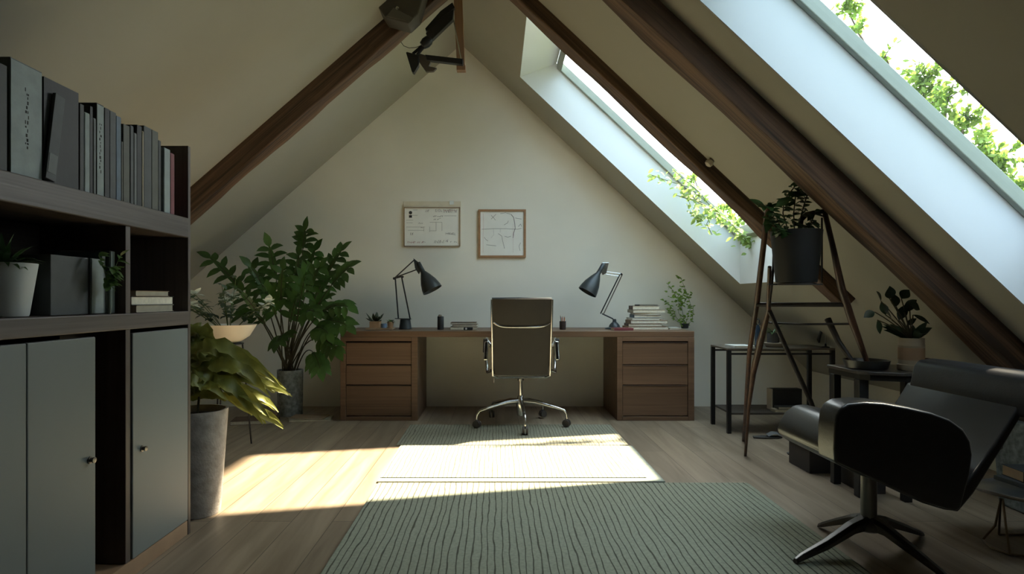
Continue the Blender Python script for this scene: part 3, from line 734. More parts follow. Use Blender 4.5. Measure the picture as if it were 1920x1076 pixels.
build(MB().lathe(c+Vector((-.004,0,.1195)), [(.018,0),(.019,.008),(.012,.014),(.001,.015)], 24), 'cap', chrome, t, smooth=True)
z = DT+.0008
for (px, Y, w_, d_, h, rz, col, lab, nm) in (
  (870,5.55,.24,.17,.026,.03,'cream','cream book at the bottom of the low pile left of the desk chair','book'),
  (873,5.55,.22,.16,.020,-.05,'tan','tan book in the middle of the low pile left of the desk chair','book'),
  (870,5.55,.23,.16,.018,.02,'brown','dark brown book on top of the low pile left of the desk chair','book')):
    flat_book(Vector(((px-VX)*Y/F, Y, z)), w_, d_, h, rz, cv[col], lab, nm, spine_side='x-'); z += h+.0006
c = D(878, 5.40)
t = thing('small_camera', c, 'tiny black device with a white lens in front of the low pile of books', 'camera')
build(MB().box(c+Vector((-.04,-.014,0)), c+Vector((.04,.014,.026))), 'body', dark_plastic, t, bevel=.004)
build(MB().lathe(c+Vector((-.018,-.0145,.013)), [(.009,0),(.009,.004),(.005,.005),(.001,.005)], 18, (0,-1,0)), 'lens', mat('lens_white',(.7,.7,.68),.3), t, smooth=True)
c = D(1055, 5.5)
t = thing('pencil_cup', c, 'small dark glass pencil cup right of the desk chair', 'pencil cup')
build(MB().lathe(c, [(.026,0),(.028,.003),(.029,.075),(.026,.075),(.024,.006),(.001,.006)], 28), 'cup', mat('cup_brown',(.05,.035,.03),.25), t, smooth=True)
pen_c = [(.55,.22,.08),(.45,.08,.05),(.06,.06,.07),(.5,.3,.12),(.35,.12,.06)]
for i, pc in enumerate(pen_c):
    a_ = i*2*PI/5+.3; b0 = c+Vector((math.cos(a_)*.010, math.sin(a_)*.010, .008)); b1 = c+Vector((math.cos(a_)*.021, math.sin(a_)*.021, .112+.008*(i%3)))
    p_ = thing('pencil', b0, ['orange-red pencil in the cup, leaning right','red pencil in the cup, leaning back','black pen in the dark cup, leaning left','ochre pencil in the dark cup, leaning front left','rust-coloured pencil in the dark cup, leaning to the front'][i], 'pencil', 'pencils in the cup')
    build(MB().tube([b0, b0.lerp(b1,.9)], .0035, 6), 'barrel', mat('pencil_%d'%i, pc, .5), p_)
    build(MB().tube([b0.lerp(b1,.9), b1], [.0035,.001], 6), 'tip', pale_wood, p_)
# tall stack of books on the right
z = DT+.0008; X0 = (1212-930)*5.55/F
stack = [(.36,.24,.028,.02,.00,'tan','fawn book at the very bottom of the tall stack on the right of the desk'),
 (.30,.22,.024,-.03,-.02,'brown','dark brown bound book, one above the bottom of the tall desk stack'),
 (.33,.22,.030,.01,.01,'tan','thick tan book in the lower half of the tall desk stack, dark spine end'),
 (.25,.20,.020,.05,-.02,'white','small white book just below the middle of the tall desk stack'),
 (.24,.19,.026,.0,.0,'blue','pale book with a blue-grey cover, in the middle of the tall desk stack'),
 (.23,.20,.017,-.04,.0,'white','thin white book under the broad cream book in the tall stack'),
 (.29,.21,.028,.03,.01,'cream','broad cream book near the top of the tall desk stack'),
 (.24,.18,.034,-.02,-.01,'brown','dark brown book with pale pages near the top of the tall stack'),
 (.17,.15,.010,.06,.01,'slate','thin slate booklet lying topmost on the tall desk stack')]
for (w_, d_, h, rz, dx, col, lab) in stack:
    flat_book(Vector((X0+dx, 5.60, z)), w_, d_, h, rz, cv[col], lab, 'book', spine_side='x-'); z += h+.0006
c = D(1166, 5.38)
flat_book(c, .17, .12, .022, .1, cv['red'], 'dark red book lying in front of the tall stack by the right lamp', 'book', spine_side='y-')
c = D(1262, 5.62)
flat_book(c, .10, .20, .014, -.1, cv['white'], 'pair of pale sheets in a thin cover right of the tall stack', 'folder', spine_side='x-')
c = Vector(((1284-930)*5.72/F, 5.72, DT+.0008))
t = thing('climbing_plant', c, 'airy climbing plant with tiny leaves at the right end of the desk', 'potted plant')
plant_pot(c, .03, .038, .045, mat('desk_pot_dark',(.03,.032,.03),.6), t, .004)
m = MB(); s_ = MB(); random.seed(17)
def sprig_path(pts2, Y):
    return [P(x,y,Y+random.uniform(-.02,.02)) for x,y in pts2]
for pth in ([(1284,612),(1280,585),(1270,560),(1262,545),(1250,530)], [(1285,612),(1290,590),(1296,575),(1290,555),(1276,520),(1268,519)], [(1283,612),(1268,595),(1262,580),(1250,566),(1240,562)],
            [(1286,612),(1298,600),(1300,585),(1299,572)], [(1284,610),(1272,585),(1277,560),(1284,545)], [(1284,610),(1278,575),(1286,560),(1297,553)], [(1284,612),(1266,600),(1256,585),(1248,578)]):
    pp = sprig_path(pth, 5.72); s_.tube(pp, .0018, 5)
    for a, b_ in zip(pp[:-1], pp[1:]):
        for u in (.2,.5,.8):
            for k in range(2):
                dd = rnd_dir(-.5,.8); simple_leaf(m, a.lerp(b_,u), dd, random.uniform(.024,.042), .0095, .4, .2, 5, (0,-.7,.7))
for i in range(60):
    q0 = P(random.gauss(1272,9), random.gauss(552,9), 5.72+random.uniform(-.04,.04)); dd = rnd_dir(-.6,.6); simple_leaf(m, q0, dd, .034, .010, .4, .2, 5, (0,-.7,.7))
build(m, 'foliage', leaf_b, t, smooth=True); build(s_, 'stem', stem_l, t)

# ------------------------------------------------------------------ pictures on the gable wall
def picture(name, x0, x1, y0, y1, fw, frame_mat, label, cat, seed, backing=None):
    a = P(x0, y1, YB); b_ = P(x1, y0, YB); YY = YB-.001; dpt = .022
    t = thing(name, ((a.x+b_.x)/2, YY, a.z), label, cat); f = MB()
    for (xa,za,xb,zb) in ((a.x,a.z,b_.x,a.z+fw),(a.x,b_.z-fw,b_.x,b_.z),(a.x,a.z+fw,a.x+fw,b_.z-fw),(b_.x-fw,a.z+fw,b_.x,b_.z-fw)):
        f.box((xa,YY-dpt,za),(xb,YY,zb))
    build(f, 'frame', frame_mat, t, bevel=.001)
    build(MB().box((a.x+fw,YY-.010,a.z+fw),(b_.x-fw,YY-.002,b_.z-fw)), 'sheet', mat('drawing_paper',(.84,.84,.78),.7,0,.03), t)
    return t, a, b_, YY-.0105
random.seed(9)
t, a, b_, ys = picture('wall_chart', 758, 863, 389, 462, .006, mat('thin_tan_frame',(.33,.23,.15),.6), 'white planning chart with pencilled notes in a thin tan frame, left of the two', 'wall chart', 1)
build(MB().box((a.x-.006, YB-.008, a.z), (b_.x+.006, YB-.0015, b_.z+.058)), 'backing_board', mat('cream_board',(.70,.64,.50),.8), t, bevel=.001)
build(MB().box((P(843,0,YB).x, YB-.016, b_.z+.026), (P(851,0,YB).x, YB-.0085, b_.z+.064)), 'clip', mat('white_clip',(.7,.74,.72),.5), t, bevel=.001)
def seg(m, x0, y0, x1, y1, w_=.0022, yy=None):
    p0 = P(x0,y0,YB); p1 = P(x1,y1,YB); p0.y = p1.y = yy; m.bar(p0, p1, .0012, w_, (0,0,1) if abs(p1.x-p0.x) > abs(p1.z-p0.z) else (1,0,0))
def scribble(m, x, y, w_, h, n, yy, lw=.0027):
    """a line of tiny handwritten strokes"""
    k = 0
    while k < n:
        xx = x + w_*k/n; r_ = random.random(); sw = w_/n*.7
        if r_ < .35: seg(m, xx, y-h, xx, y, lw, yy); seg(m, xx, y-h, xx+sw, y-h, lw, yy)
        elif r_ < .6: seg(m, xx, y, xx+sw, y-h, lw, yy)
        elif r_ < .8: seg(m, xx, y-h*.5, xx+sw, y-h*.5, lw, yy); seg(m, xx+sw, y-h*.5, xx+sw, y, lw, yy)
        k += 1
m = MB()
for (x, y, w_, h, n) in ((798,398,8,4,3),(815,398,14,5,7),(832,399,25,6,13),(812,407,20,2,8),(814,413,14,2,6),(786,420,8,2,3),(790,428,6,1.5,3),(770,441,6,4,3),(836,440,18,3,9),(812,456,9,5,4),(822,456,12,5,6),(836,454,5,4,3),(845,455,12,2,5),(792,455,6,2,3)):
    scribble(m, x, y, w_, h, n, ys)
for l in ((762,413,775,413),(762,418,774,418),(762,426,797,426),(775,394,783,394),(773,404,783,404),(765,432,795,432),(806,433,818,433),(806,425,806,435),(818,417,818,433),(806,417,829,417),(829,417,829,433),(833,405,856,405),(835,437,855,441),(820,412,827,409),(795,426,795,434)):
    seg(m, *l, .002, ys)
build(m, 'pencil_notes', mat('pencil_grey',(.10,.095,.09),.8), t, kind='stuff')
m = MB(); scribble(m, 765, 456, 30, 3, 14, ys); scribble(m, 832, 396, 24, 1.5, 8, ys)
build(m, 'red_notes', mark_red, t, kind='stuff')
k_ = P(770,399,YB); build(MB().lathe((k_.x, ys, k_.z), [(.016,0),(.016,.001),(.001,.001)], 24, (0,-1,0)), 'stamp', mark_m, t)
k_ = P(770,406,YB); build(MB().box((k_.x-.014,ys-.001,k_.z-.012),(k_.x+.014,ys,k_.z+.012)), 'stamp', mark_m, t)
t, a, b_, ys = picture('framed_drawing', 897, 986, 393, 483, .020, frame_wood, 'square oak-framed line drawing on the gable wall above the desk chair', 'picture', 2)
m = MB()
def poly(m, pts, lw=.0027):
    for p0, p1 in zip(pts[:-1], pts[1:]): seg(m, *p0, *p1, lw, ys)
poly(m, [(903,430),(925,429),(948,429),(970,430),(978,428)]); poly(m, [(934,438),(941,443),(942,450),(944,458),(946,466)]); poly(m, [(958,402),(963,408),(965,420),(966,428),(963,437),(962,446)], .005)
poly(m, [(938,401),(948,399),(957,402)]); poly(m, [(921,404),(926,409),(929,413)]); poly(m, [(930,402),(924,408),(921,411)]); poly(m, [(908,445),(911,449),(915,452)]); poly(m, [(946,443),(952,445),(958,443)])
poly(m, [(976,455),(973,462),(975,470)]); poly(m, [(912,459),(930,461)]); poly(m, [(966,409),(978,411)]); poly(m, [(945,422),(952,418),(953,414)]); poly(m, [(972,425),(976,420),(978,425)]); poly(m, [(925,429),(926,440),(921,446)], .0012); poly(m, [(938,429),(938,436)], .0012)
build(m, 'ink_lines', mat('ink',(.10,.09,.09),.8), t, kind='stuff')
m = MB(); poly(m, [(906,400),(907,420),(906,440),(906,474)], .0012); poly(m,[(962,420),(962,474)],.001); build(m, 'red_lines', mark_red, t, kind='stuff')

# ------------------------------------------------------------------ office chair
OX, OY = .200, 5.03
rugz = .0128
oc = thing('office_chair', (OX,OY,rugz), 'brown leather office chair with chrome frame on casters, seen from behind at the desk', 'office chair')
# base
hubz = .215
build(MB().lathe((OX,OY,.085), [(.022,0),(.030,.005),(.034,.06),(.036,.10),(.024,.16),(.020,.165)], 24), 'hub', chrome, oc, smooth=True)
build(MB().lathe((OX,OY,.24), [(.014,0),(.014,.13),(.026,.132),(.026,.145),(.001,.146)], 20), 'gas_lift', chrome, oc, smooth=True)
caster_mat = mat('caster', (.05,.042,.036), .5)
def caster(cx, cy, ang, parent):
    k = MB(); ax = Vector((math.sin(ang),math.cos(ang),0))
    for s in (-1,1): k.lathe(Vector((cx,cy,rugz+.031))+ax*(.004*s if s>0 else -.004), [(.030,0),(.031,.004),(.029,.018),(.012,.021),(.001,.021)], 20, ax*s)
    return k
for i in range(5):
    a_ = R(-90 + 72*i + 3)
    ex, ey = OX+.375*math.cos(a_), OY+.375*math.sin(a_)
    d = Vector((math.cos(a_), math.sin(a_), 0))
    pts = [Vector((OX,OY,.205))+d*.015, Vector((OX,OY,.200))+d*.12, Vector((OX,OY,.165))+d*.28, Vector((OX,OY,.145))+d*.355, Vector((OX,OY,.115))+d*.376, Vector((OX,OY,.075))+d*.377]
    lg = build(MB().tube(pts, [.020,.017,.013,.011,.009,.008], 12), 'leg', chrome, oc, smooth=True)
    k = MB().tube([Vector((ex,ey,.078)), Vector((ex,ey,.058))], .012, 12)
    build(k, 'caster_stem', dark_plastic, lg, smooth=True)
    build(caster(ex, ey, a_+.8*i, lg), 'caster', caster_mat, lg, smooth=True)
# seat
build(MB().box((OX-.225,OY-.05,.425),(OX+.225,OY+.42,.475)), 'seat', brown_fabric, oc, bevel=.02, seg=4)
build(MB().box((OX-.20,OY-.07,.408),(OX+.20,OY+.30,.424)), 'seat_plate', mat('seat_plate_metal',(.25,.24,.22),.3,1), oc, bevel=.003)
build(MB().tube([(OX-.215,OY-.09,.402),(OX+.215,OY-.09,.407)], .006, 8).tube([(OX-.215,OY-.09,.402),(OX-.217,OY-.09,.365)], .006, 8), 'tilt_lever', chrome, oc, smooth=True)
# backrest: slightly curved slab
BYc = 4.86
def backrest():
    m = MB(); nx, nz = 12, 14; W0, W1 = .225, .232; vs = []
    for s in (0,1):
        for j in range(nz+1):
            v = j/nz; z_ = .435+.60*v
            y_ = BYc + .04*math.cos(v*2.6) - .03*v - .03
            hw = .222 + .008*v - .012*math.exp(-((v-0)/.12)**2)
            for i in range(nx+1):
                u = i/nx*2-1
                bulge = .014*(1-abs(u)**4)
                vs.append((OX+hw*u, y_ + (.020 if s else -.008) + (bulge if s else -bulge*.4) + .012*(1-u*u)*-1, z_))
    fs = []; N = (nx+1)*(nz+1)
    for j in range(nz):
        for i in range(nx):
            a = j*(nx+1)+i; fs += [(a,a+1,a+nx+2,a+nx+1), (N+a+nx+1,N+a+nx+2,N+a+1,N+a)]
    for i in range(nx):
        fs += [(i,N+i,N+i+1,i+1), (nz*(nx+1)+i+1,N+nz*(nx+1)+i+1,N+nz*(nx+1)+i,nz*(nx+1)+i)]
    for j in range(nz):
        a = j*(nx+1); fs += [(a+nx+1,N+a+nx+1,N+a,a), (a+nx,N+a+nx,N+a+2*nx+1,a+2*nx+1)]
    return m.add(vs, fs)
bk = build(backrest(), 'backrest', brown_fabric, oc, smooth=True, bevel=.004)
build(MB().tube([(OX-.232,4.80,1.034),(OX,4.79,1.036),(OX+.232,4.80,1.034)], .011, 10), 'top_roll', mat('top_roll_leather',(.07,.075,.075),.45), oc, smooth=True)
for s in (-1,1):
    pts = [(OX+s*(.226+.008*j/14), BYc+.04*math.cos(j/14*2.6)-.03*j/14-.03-.005, .43+.60*j/14) for j in range(15)]
    pts = [(OX+s*.19,4.90,.412)]+pts
    build(MB().tube(pts, .0085, 10), 'side_rail', chrome, oc, smooth=True)
pts = [(OX+.218*u, 4.792-.016*(1-u*u), .815+.035*abs(u)**6) for u in [k/10-1 for k in range(21)]]
build(MB().tube(pts, .0075, 10), 'crossbar', chrome, oc, smooth=True)
for s in (-1,1):
    x = OX+s*.268
    pts = [(OX+s*.236,4.87,.47),(x,4.90,.455),(x+s*.004,4.97,.47),(x+s*.01,5.02,.55),(x+s*.008,4.99,.66),(x+s*.004,4.92,.715),(x-s*.004,4.86,.70),(OX+s*.236,4.85,.66)]
    ar = build(MB().tube(pts, .012, 12), 'armrest', chrome, oc, smooth=True)
    build(MB().bar((x+s*.014,4.87,.715),(x+s*.022,5.06,.60),.035,.018), 'arm_pad', dark_plastic, ar, bevel=.006)
    build(MB().bar((x+s*.014,4.84,.55),(x+s*.006,4.86,.70),.034,.07,(0,1,0)), 'arm_plate', chrome, ar, bevel=.010, seg=3)

# ------------------------------------------------------------------ ceiling post, spotlights and detector
pz = bz(130, 4.55); px0 = (850-930)*4.55/F; 
t = thing('hanging_post', (-.29,4.55,pz), 'thin wooden post hanging from the ridge at the top of the room', 'post')
post_m = wood('post_wood', (.22,.12,.06), (.36,.21,.11), 'z', .5, 4, 12, .2)
build(MB().prism([P(857,129,4.52),P(872,129,4.52),P(866,-16,4.52),P(850,-16,4.52)], (0,.05,0)), 'shaft', post_m, t, bevel=.003)
build(MB().box(P(856,131,4.515), P(873,122,4.515)+Vector((0,.06,0))), 'foot', post_m, t, bevel=.002)
spot_m = mat('spotlight_black', (.016,.017,.019), .4, .2)
t = thing('track_spotlight', P(868,108,4.50), 'black jointed spotlight arm with two flaps, hanging between the left beam and the post', 'spotlight')
Ys = 4.44
g = lambda x,y,dy=0: P(x,y,Ys+dy)
build(MB().prism([g(848,4),g(853,14),g(840,24),g(806,56),g(799,58),g(797,53),g(826,20)], (0,.04,0)), 'light_bar', spot_m, t, bevel=.004)
build(MB().prism([g(851,16,-.03),g(849,36,-.03),g(811,73,-.03),g(803,70,-.03),g(798,62,-.03),g(830,30,-.03)], (0,.05,0)), 'light_bar', spot_m, t, bevel=.004)
build(MB().lathe(g(800,79,.0), [(.001,-.045),(.028,-.04),(.038,-.01),(.036,.02),(.02,.045),(.001,.047)], 20, (.7,0,.6)), 'joint', spot_m, t, smooth=True)
for a, b_ in (((796,82),(774,101)), ((798,84),(782,103))): build(MB().tube([g(*a,.01), g(*b_,.01)], .011, 8), 'neck', spot_m, t, smooth=True)
build(MB().prism([g(761,98,-.02),(g(763,97,-.02)),g(785,103,-.02),g(785,121,-.02),g(776,136,-.02),g(772,134,-.02)], (0,.05,0)), 'flap', spot_m, t, bevel=.003)
grey_flap = mat('flap_grey', (.11,.095,.08), .5, .2)
build(MB().prism([g(783,99,.04),g(797,103,.04),g(808,115,.04),g(804,124,.04),g(819,127,.04),g(813,133,.04),g(799,134,.04),g(787,117,.04)], (0,.03,0)), 'flap', grey_flap, t, bevel=.003, label='grey flap')
build(MB().prism([g(797,102,.02),g(868,110,.02),g(868,120,.02),g(800,112,.02)], (0,.045,0)), 'arm', spot_m, t, bevel=.003)
build(MB().tube([g(849,33,.04), g(851,40,.04), g(865,112,.04)], .0045, 8), 'rod', chrome, t, smooth=True)
build(MB().tube([g(752,79,.05), g(757,86,.05), g(767,90,.05), g(780,89,.04), g(792,84,.02)], .002, 6), 'cable', black_m, t, smooth=True)
# boxy lamp above the left beam, at the top edge
Ys2 = 4.30
g2 = lambda x,y,dy=0: P(x,y,Ys2+dy)
box_m = mat('lamp_box_grey', (.085,.078,.065), .5, .1)
t = thing('spotlight_box', g2(745,0), 'grey boxy lamp mounted against the left beam at the top of the picture', 'spotlight')
build(MB().prism([g2(700,-30),g2(706,8),g2(722,32),g2(765,44),g2(784,26),g2(800,-30)], (0,.17,0)), 'housing', box_m, t, bevel=.008)
build(MB().prism([g2(724,30,-.006),g2(770,41,-.006),g2(776,34,-.006),g2(738,14,-.006)], (0,.006,0)), 'front_rim', mat('lamp_rim_grey',(.15,.14,.12),.4,.3), t, bevel=.001)
build(MB().lathe(g2(745,16,-.001), [(.012,0),(.012,.004),(.007,.006),(.006,.02),(.001,.021)], 18, (0,-1,0)), 'knob', chrome, t, smooth=True)
t = thing('spotlight_flap', g2(690,0), 'small black flap lamp at the top edge left of the grey lamp box', 'spotlight')
build(MB().prism([g2(676,-30),g2(673,8),g2(683,31),g2(700,12),g2(695,-30)], (0,.05,0)), 'head', spot_m, t, bevel=.004)
build(MB().tube([g2(690,-12,.03), g2(695,-14,.06)], .01, 8), 'bracket', spot_m, t, smooth=True)
c = P(1335,300,1); dd = c-Vector((0,0,HC)); # on the right slope just in front of the slim beam
Yk = (RZ-SR*(0-RX)-HC)/(dd.z+SR*dd.x); kpos = Vector((dd.x*Yk, Yk, HC+dd.z*Yk)); nrm = Vector((-SR,0,-1)).normalized()
t = thing('ceiling_sensor', kpos, 'small round beige knob-like sensor on the right slope beside the slim beam', 'sensor')
build(MB().lathe(kpos-nrm*.004, [(.018,0),(.018,.006),(.010,.008)], 20, nrm), 'base', mat('sensor_beige',(.50,.44,.36),.5), t, smooth=True)
build(MB().lathe(kpos+nrm*.003, [(.009,0),(.020,.008),(.026,.022),(.022,.036),(.010,.043),(.001,.044)], 20, nrm), 'dome', MATS['sensor_beige'], t, smooth=True)

# ------------------------------------------------------------------ ladder stand with the black pot
lad_m = wood('ladder_wood', (.020,.013,.010), (.12,.052,.028), 'z', .4, 3, 9, .2)
a_top, d_top = P(1440,388,3.36), P(1546,396,3.20)
a_ft, b_ft = Vector((1.80,4.50,0)), Vector((1.64,4.07,0))
b_top = P(1443,500,3.30)
jc = P(1441,582,3.45)
lad = thing('ladder_stand', (1.8,3.8,0), 'tall dark wood and iron ladder stand holding the large black pot', 'ladder stand')
def leg(pts, r, mt=None, n=10): return build(MB().tube(pts, r, n), 'leg', mt or lad_m, lad, smooth=True)
leg([a_top, P(1420,560,3.55), P(1405,662,3.85), a_ft], [.015,.016,.014,.011])
leg([b_top, jc, P(1426,640,3.62), P(1412,700,3.78), P(1404,765,3.92), b_ft], [.010,.013,.020,.017,.010,.009])
leg([jc+Vector((0,-.01,.0)), P(1480,665,3.55), P(1520,752,3.63), Vector((1.985,3.72,.173))], [.012,.013,.013,.012], iron)
leg([d_top, P(1560,455,3.22), P(1578,540,3.26), P(1597,600,3.28), P(1627,682,3.30)], [.013,.014,.019,.019,.012])
leg([P(1552,598,3.45), P(1572,640,3.38), P(1601,681,3.30)], [.018,.015,.012], iron)
ra, rb = P(1419,571,3.57), P(1588,571,3.27)
build(MB().tube([ra, rb], .013, 10), 'rung', iron, lad, smooth=True)
build(MB().tube([P(1441,605,3.50), P(1500,608,3.42), P(1600,607,3.28)], .006, 8), 'rung', iron, lad, smooth=True, label='thin lower rung')
build(MB().tube([P(1541,408,3.24), P(1541,530,3.24)], .005, 8), 'hanger_rod', iron, lad, smooth=True)
build(MB().tube([d_top, P(1530,398,3.22), P(1512,402,3.25), P(1502,412,3.26), P(1500,428,3.27)], [.012,.013,.014,.014,.012], 10), 'hook', iron, lad, smooth=True)
build(MB().tube([P(1452,440,3.32), P(1450,500,3.32), P(1447,535,3.32), P(1441,582,3.45)], .007, 8), 'hanger_rod', iron, lad, smooth=True)
ph = P(1493,530,3.20)
build(MB().lathe(ph+Vector((0,0,-.012)), [(.03,0),(.095,.001),(.095,.010),(.001,.011)], 30), 'pot_plate', iron, lad, smooth=True)
build(MB().bar(P(1441,533,3.22), P(1541,533,3.22), .018, .008), 'pot_bracket', iron, lad)
c = ph+Vector((0,0,.0006))
pk = thing('black_potted_plant', c, 'leafy plant in a large black pot high on the ladder stand', 'potted plant')
plant_pot(c, .097, .125, .268, mat('matt_black_pot',(.008,.008,.008),.65,0,.1), pk, .008, 'pot', 48)
add_soil(c+Vector((0,0,.25)), .112, pk)
m = MB(); s_ = MB(); random.seed(77)
def pot_stem(pts2, lf, n=3, lw=.014):
    pp = [P(x,y,Y) for x,y,Y in pts2]; s_.tube(pp, .0032, 6)
    for a, b_ in zip(pp[:-1], pp[1:]):
        for u in (.15,.4,.65,.9):
            for k in range(n): simple_leaf(m, a.lerp(b_,u), rnd_dir(-.5,.7), lf*random.uniform(.7,1.2), lw, .5, .2, 5, (0,-.6,.8))
pot_stem([(1490,440,3.2),(1488,400,3.2),(1492,365,3.17),(1502,340,3.14)], .05)
pot_stem([(1494,440,3.2),(1503,400,3.2),(1512,370,3.17),(1520,350,3.14)], .045)
pot_stem([(1480,440,3.2),(1468,400,3.2),(1470,375,3.2),(1490,350,3.16)], .05)
pot_stem([(1470,440,3.14),(1455,405,3.10),(1445,390,3.12),(1432,385,3.12)], .05)
pot_stem([(1465,440,3.12),(1450,420,3.12),(1442,410,3.12)], .05)
pot_stem([(1510,440,3.2),(1522,415,3.15),(1530,395,3.15)], .045, 2)
pot_stem([(1500,440,3.15),(1512,425,3.13),(1524,420,3.12)], .04)
pot_stem([(1478,440,3.12),(1465,432,3.10),(1455,434,3.09)], .04)
for (x, y, x1, y1) in ((1436,392,1425,383),(1445,402,1438,425),(1455,388,1480,368),(1475,366,1500,362),(1488,350,1508,332),(1515,338,1530,352)):
    a = P(x,y,3.15); b_ = P(x1,y1,3.15); simple_leaf(m, a, b_-a, .10, .022, .3, .2, 7, (0,-.8,.6))
build(m, 'foliage', leaf_d, pk, smooth=True, ang=180); build(s_, 'stem', stem_m, pk)

# ------------------------------------------------------------------ console table behind the ladder
cx0, cx1, cy0, cy1, ch = 1.775, 2.60, 4.74, 5.12, .655
con = thing('console_table', ((cx0+cx1)/2,(cy0+cy1)/2,0), 'slim black metal console table under the slope behind the ladder stand', 'console table')
pr = .030
for x in (cx0, cx1-pr):
    for y in (cy0, cy1-pr): build(MB().box((x,y,0),(x+pr,y+pr,ch-.014)), 'leg', black_m, con, bevel=.002)
build(MB().box((cx0,cy0,ch-.0135),(cx1,cy1,ch)), 'top', mat('console_top',(.10,.085,.065),.4,0,.1), con, bevel=.002)
ra_ = MB()
for y in (cy0,cy1-.012): ra_.box((cx0+pr,y,ch-.05),(cx1-pr,y+.012,ch-.036))
build(ra_, 'rail', black_m, con)
build(MB().box((cx0+pr,cy0+.004,.145),(cx1-pr,cy1-.004,.16)), 'shelf', mat('console_shelf',(.06,.05,.04),.5), con, bevel=.001)
cz = ch+.0008
def K(px, Y, z=cz): return Vector(((px-VX)*Y/F, Y, z))
flat_book(K(1387,4.86), .16,.20,.016,.02, cv['white'], 'white magazine lying at the left end of the console table', 'magazine', spine_side='x-')
c = K(1421,4.80)
t = thing('bottle', c, 'slim blue-black bottle with a ring stopper standing on the console table', 'bottle')
build(MB().lathe(c, [(.022,0),(.024,.003),(.021,.10),(.014,.16),(.010,.175),(.001,.176)], 24), 'body', mat('blue_black_glass',(.02,.035,.055),.2), t, smooth=True)
tp = c+Vector((0,0,.198))
build(MB().tube([tp+Vector((math.cos(a)*.014,0,math.sin(a)*.024)) for a in [k*2*PI/14 for k in range(15)]], .005, 8), 'ring_stopper', dark_plastic, t, smooth=True)
c = K(1452,4.86)
t = thing('small_dish', c, 'pale stacked dish under the dark cup on the console table', 'dish')
build(MB().lathe(c, [(.06,0),(.062,.003),(.085,.03),(.088,.034),(.001,.034)], 32), 'body', mat('dish_beige',(.36,.31,.24),.5), t, smooth=True)
c = c+Vector((-.01,0,.0348))
t = thing('dark_cup', c, 'dark cylindrical pot holding a small sprout on the pale dish', 'cup')
build(MB().lathe(c, [(.042,0),(.045,.003),(.046,.075),(.041,.075),(.038,.01),(.001,.01)], 32), 'body', mat('dark_cup',(.04,.04,.04),.5), t, smooth=True)
m = MB(); random.seed(2)
for i in range(9):
    d = rnd_dir(.3,.9); simple_leaf(m, c+Vector((0,0,.07)), d, random.uniform(.08,.14), .013, .9, .3, 6)
build(m, 'foliage', leaf_d, t, smooth=True)
c = K(1548,4.84)
t = thing('corkscrew', c, 'upright dark-handled lever tool standing at the right end of the console table', 'tool')
build(MB().lathe(c, [(.03,0),(.031,.004),(.008,.008),(.006,.03),(.001,.03)], 20), 'foot', black_m, t, smooth=True)
build(MB().tube([c+Vector((0,0,.02)), c+Vector((.002,0,.21))], .0045, 8), 'rod', chrome, t, smooth=True)
build(MB().tube([c+Vector((0,0,.235)), c+Vector((-.008,0,.20)), c+Vector((-.035,0,.12)), c+Vector((-.055,0,.06)), c+Vector((-.05,0,.035))], [.006,.017,.012,.014,.006], 10), 'handle', dark_plastic, t, smooth=True)
# things on and under the shelf
sz = .1608
c = Vector((K(1472,4.9).x, 4.9, sz))
t = thing('photo_box', c, 'dark upright box with a cream edge standing on the lower shelf of the console', 'box')
build(MB().box(c+Vector((-.115,-.04,0)), c+Vector((.115,.04,.165))), 'body', dark_plastic, t, bevel=.003)
build(MB().box(c+Vector((-.128,-.04,0)), c+Vector((-.1155,.04,.165))), 'edge_strip', mat('cream_strip',(.45,.40,.32),.6), t, bevel=.002)
for (x, w_, h, col, lab, z_) in ((1470,.17,.022,'cream','cream book lying in front of the dark box on the lower shelf',0),(1474,.15,.02,'charcoal','charcoal book on the cream one on the lower console shelf',.0225)):
    flat_book(Vector((K(x,4.79).x,4.795,sz+z_)), w_, .08, h, .0, cv[col], lab, 'book', spine_side='x-')
c = Vector((K(1424,4.66,0).x, 4.66, 0.0008))
t = thing('slipper', P(1440,814,4.68)*1, 'dark grey slipper lying on the floor in front of the console table', 'slipper')
o_ = Vector(((1436-VX)*4.60/F, 4.60, .0008)); t.location = o_; ORG[t.name] = o_
build(MB().prism([o_+Vector((x,y,0)) for x,y in ((-.10,-.02),(-.02,-.04),(.08,-.035),(.12,-.01),(.10,.03),(-.02,.035),(-.09,.02))], (0,0,.012)), 'sole', mat('slipper_sole',(.05,.045,.04),.8), t, bevel=.003)
build(MB().ribbon([o_+Vector((x,0,z_)) for x,z_ in ((.0,.03),(.04,.05),(.08,.045),(.115,.018))], [.035,.038,.034,.02], (0,0,1), -.4), 'upper', mat('slipper_felt',(.12,.12,.115),.9), t, smooth=True)
o_ = Vector(((1500-VX)*4.12/F, 4.12, .0008))
t = thing('slipper', o_, 'pale flat slipper on the floor beyond the front of the armchair', 'slipper')
build(MB().prism([o_+Vector((x,y,0)) for x,y in ((-.09,-.02),(-.02,-.035),(.08,-.03),(.10,0),(.08,.03),(-.02,.03),(-.08,.02))], (0,0,.010)), 'sole', MATS['slipper_sole'], t, bevel=.003)
build(MB().ribbon([o_+Vector((x,0,z_)) for x,z_ in ((-.0,.022),(.03,.034),(.07,.03),(.095,.012))], [.03,.032,.028,.016], (0,0,1), -.4), 'upper', mat('slipper_pale',(.28,.27,.24),.9), t, smooth=True)

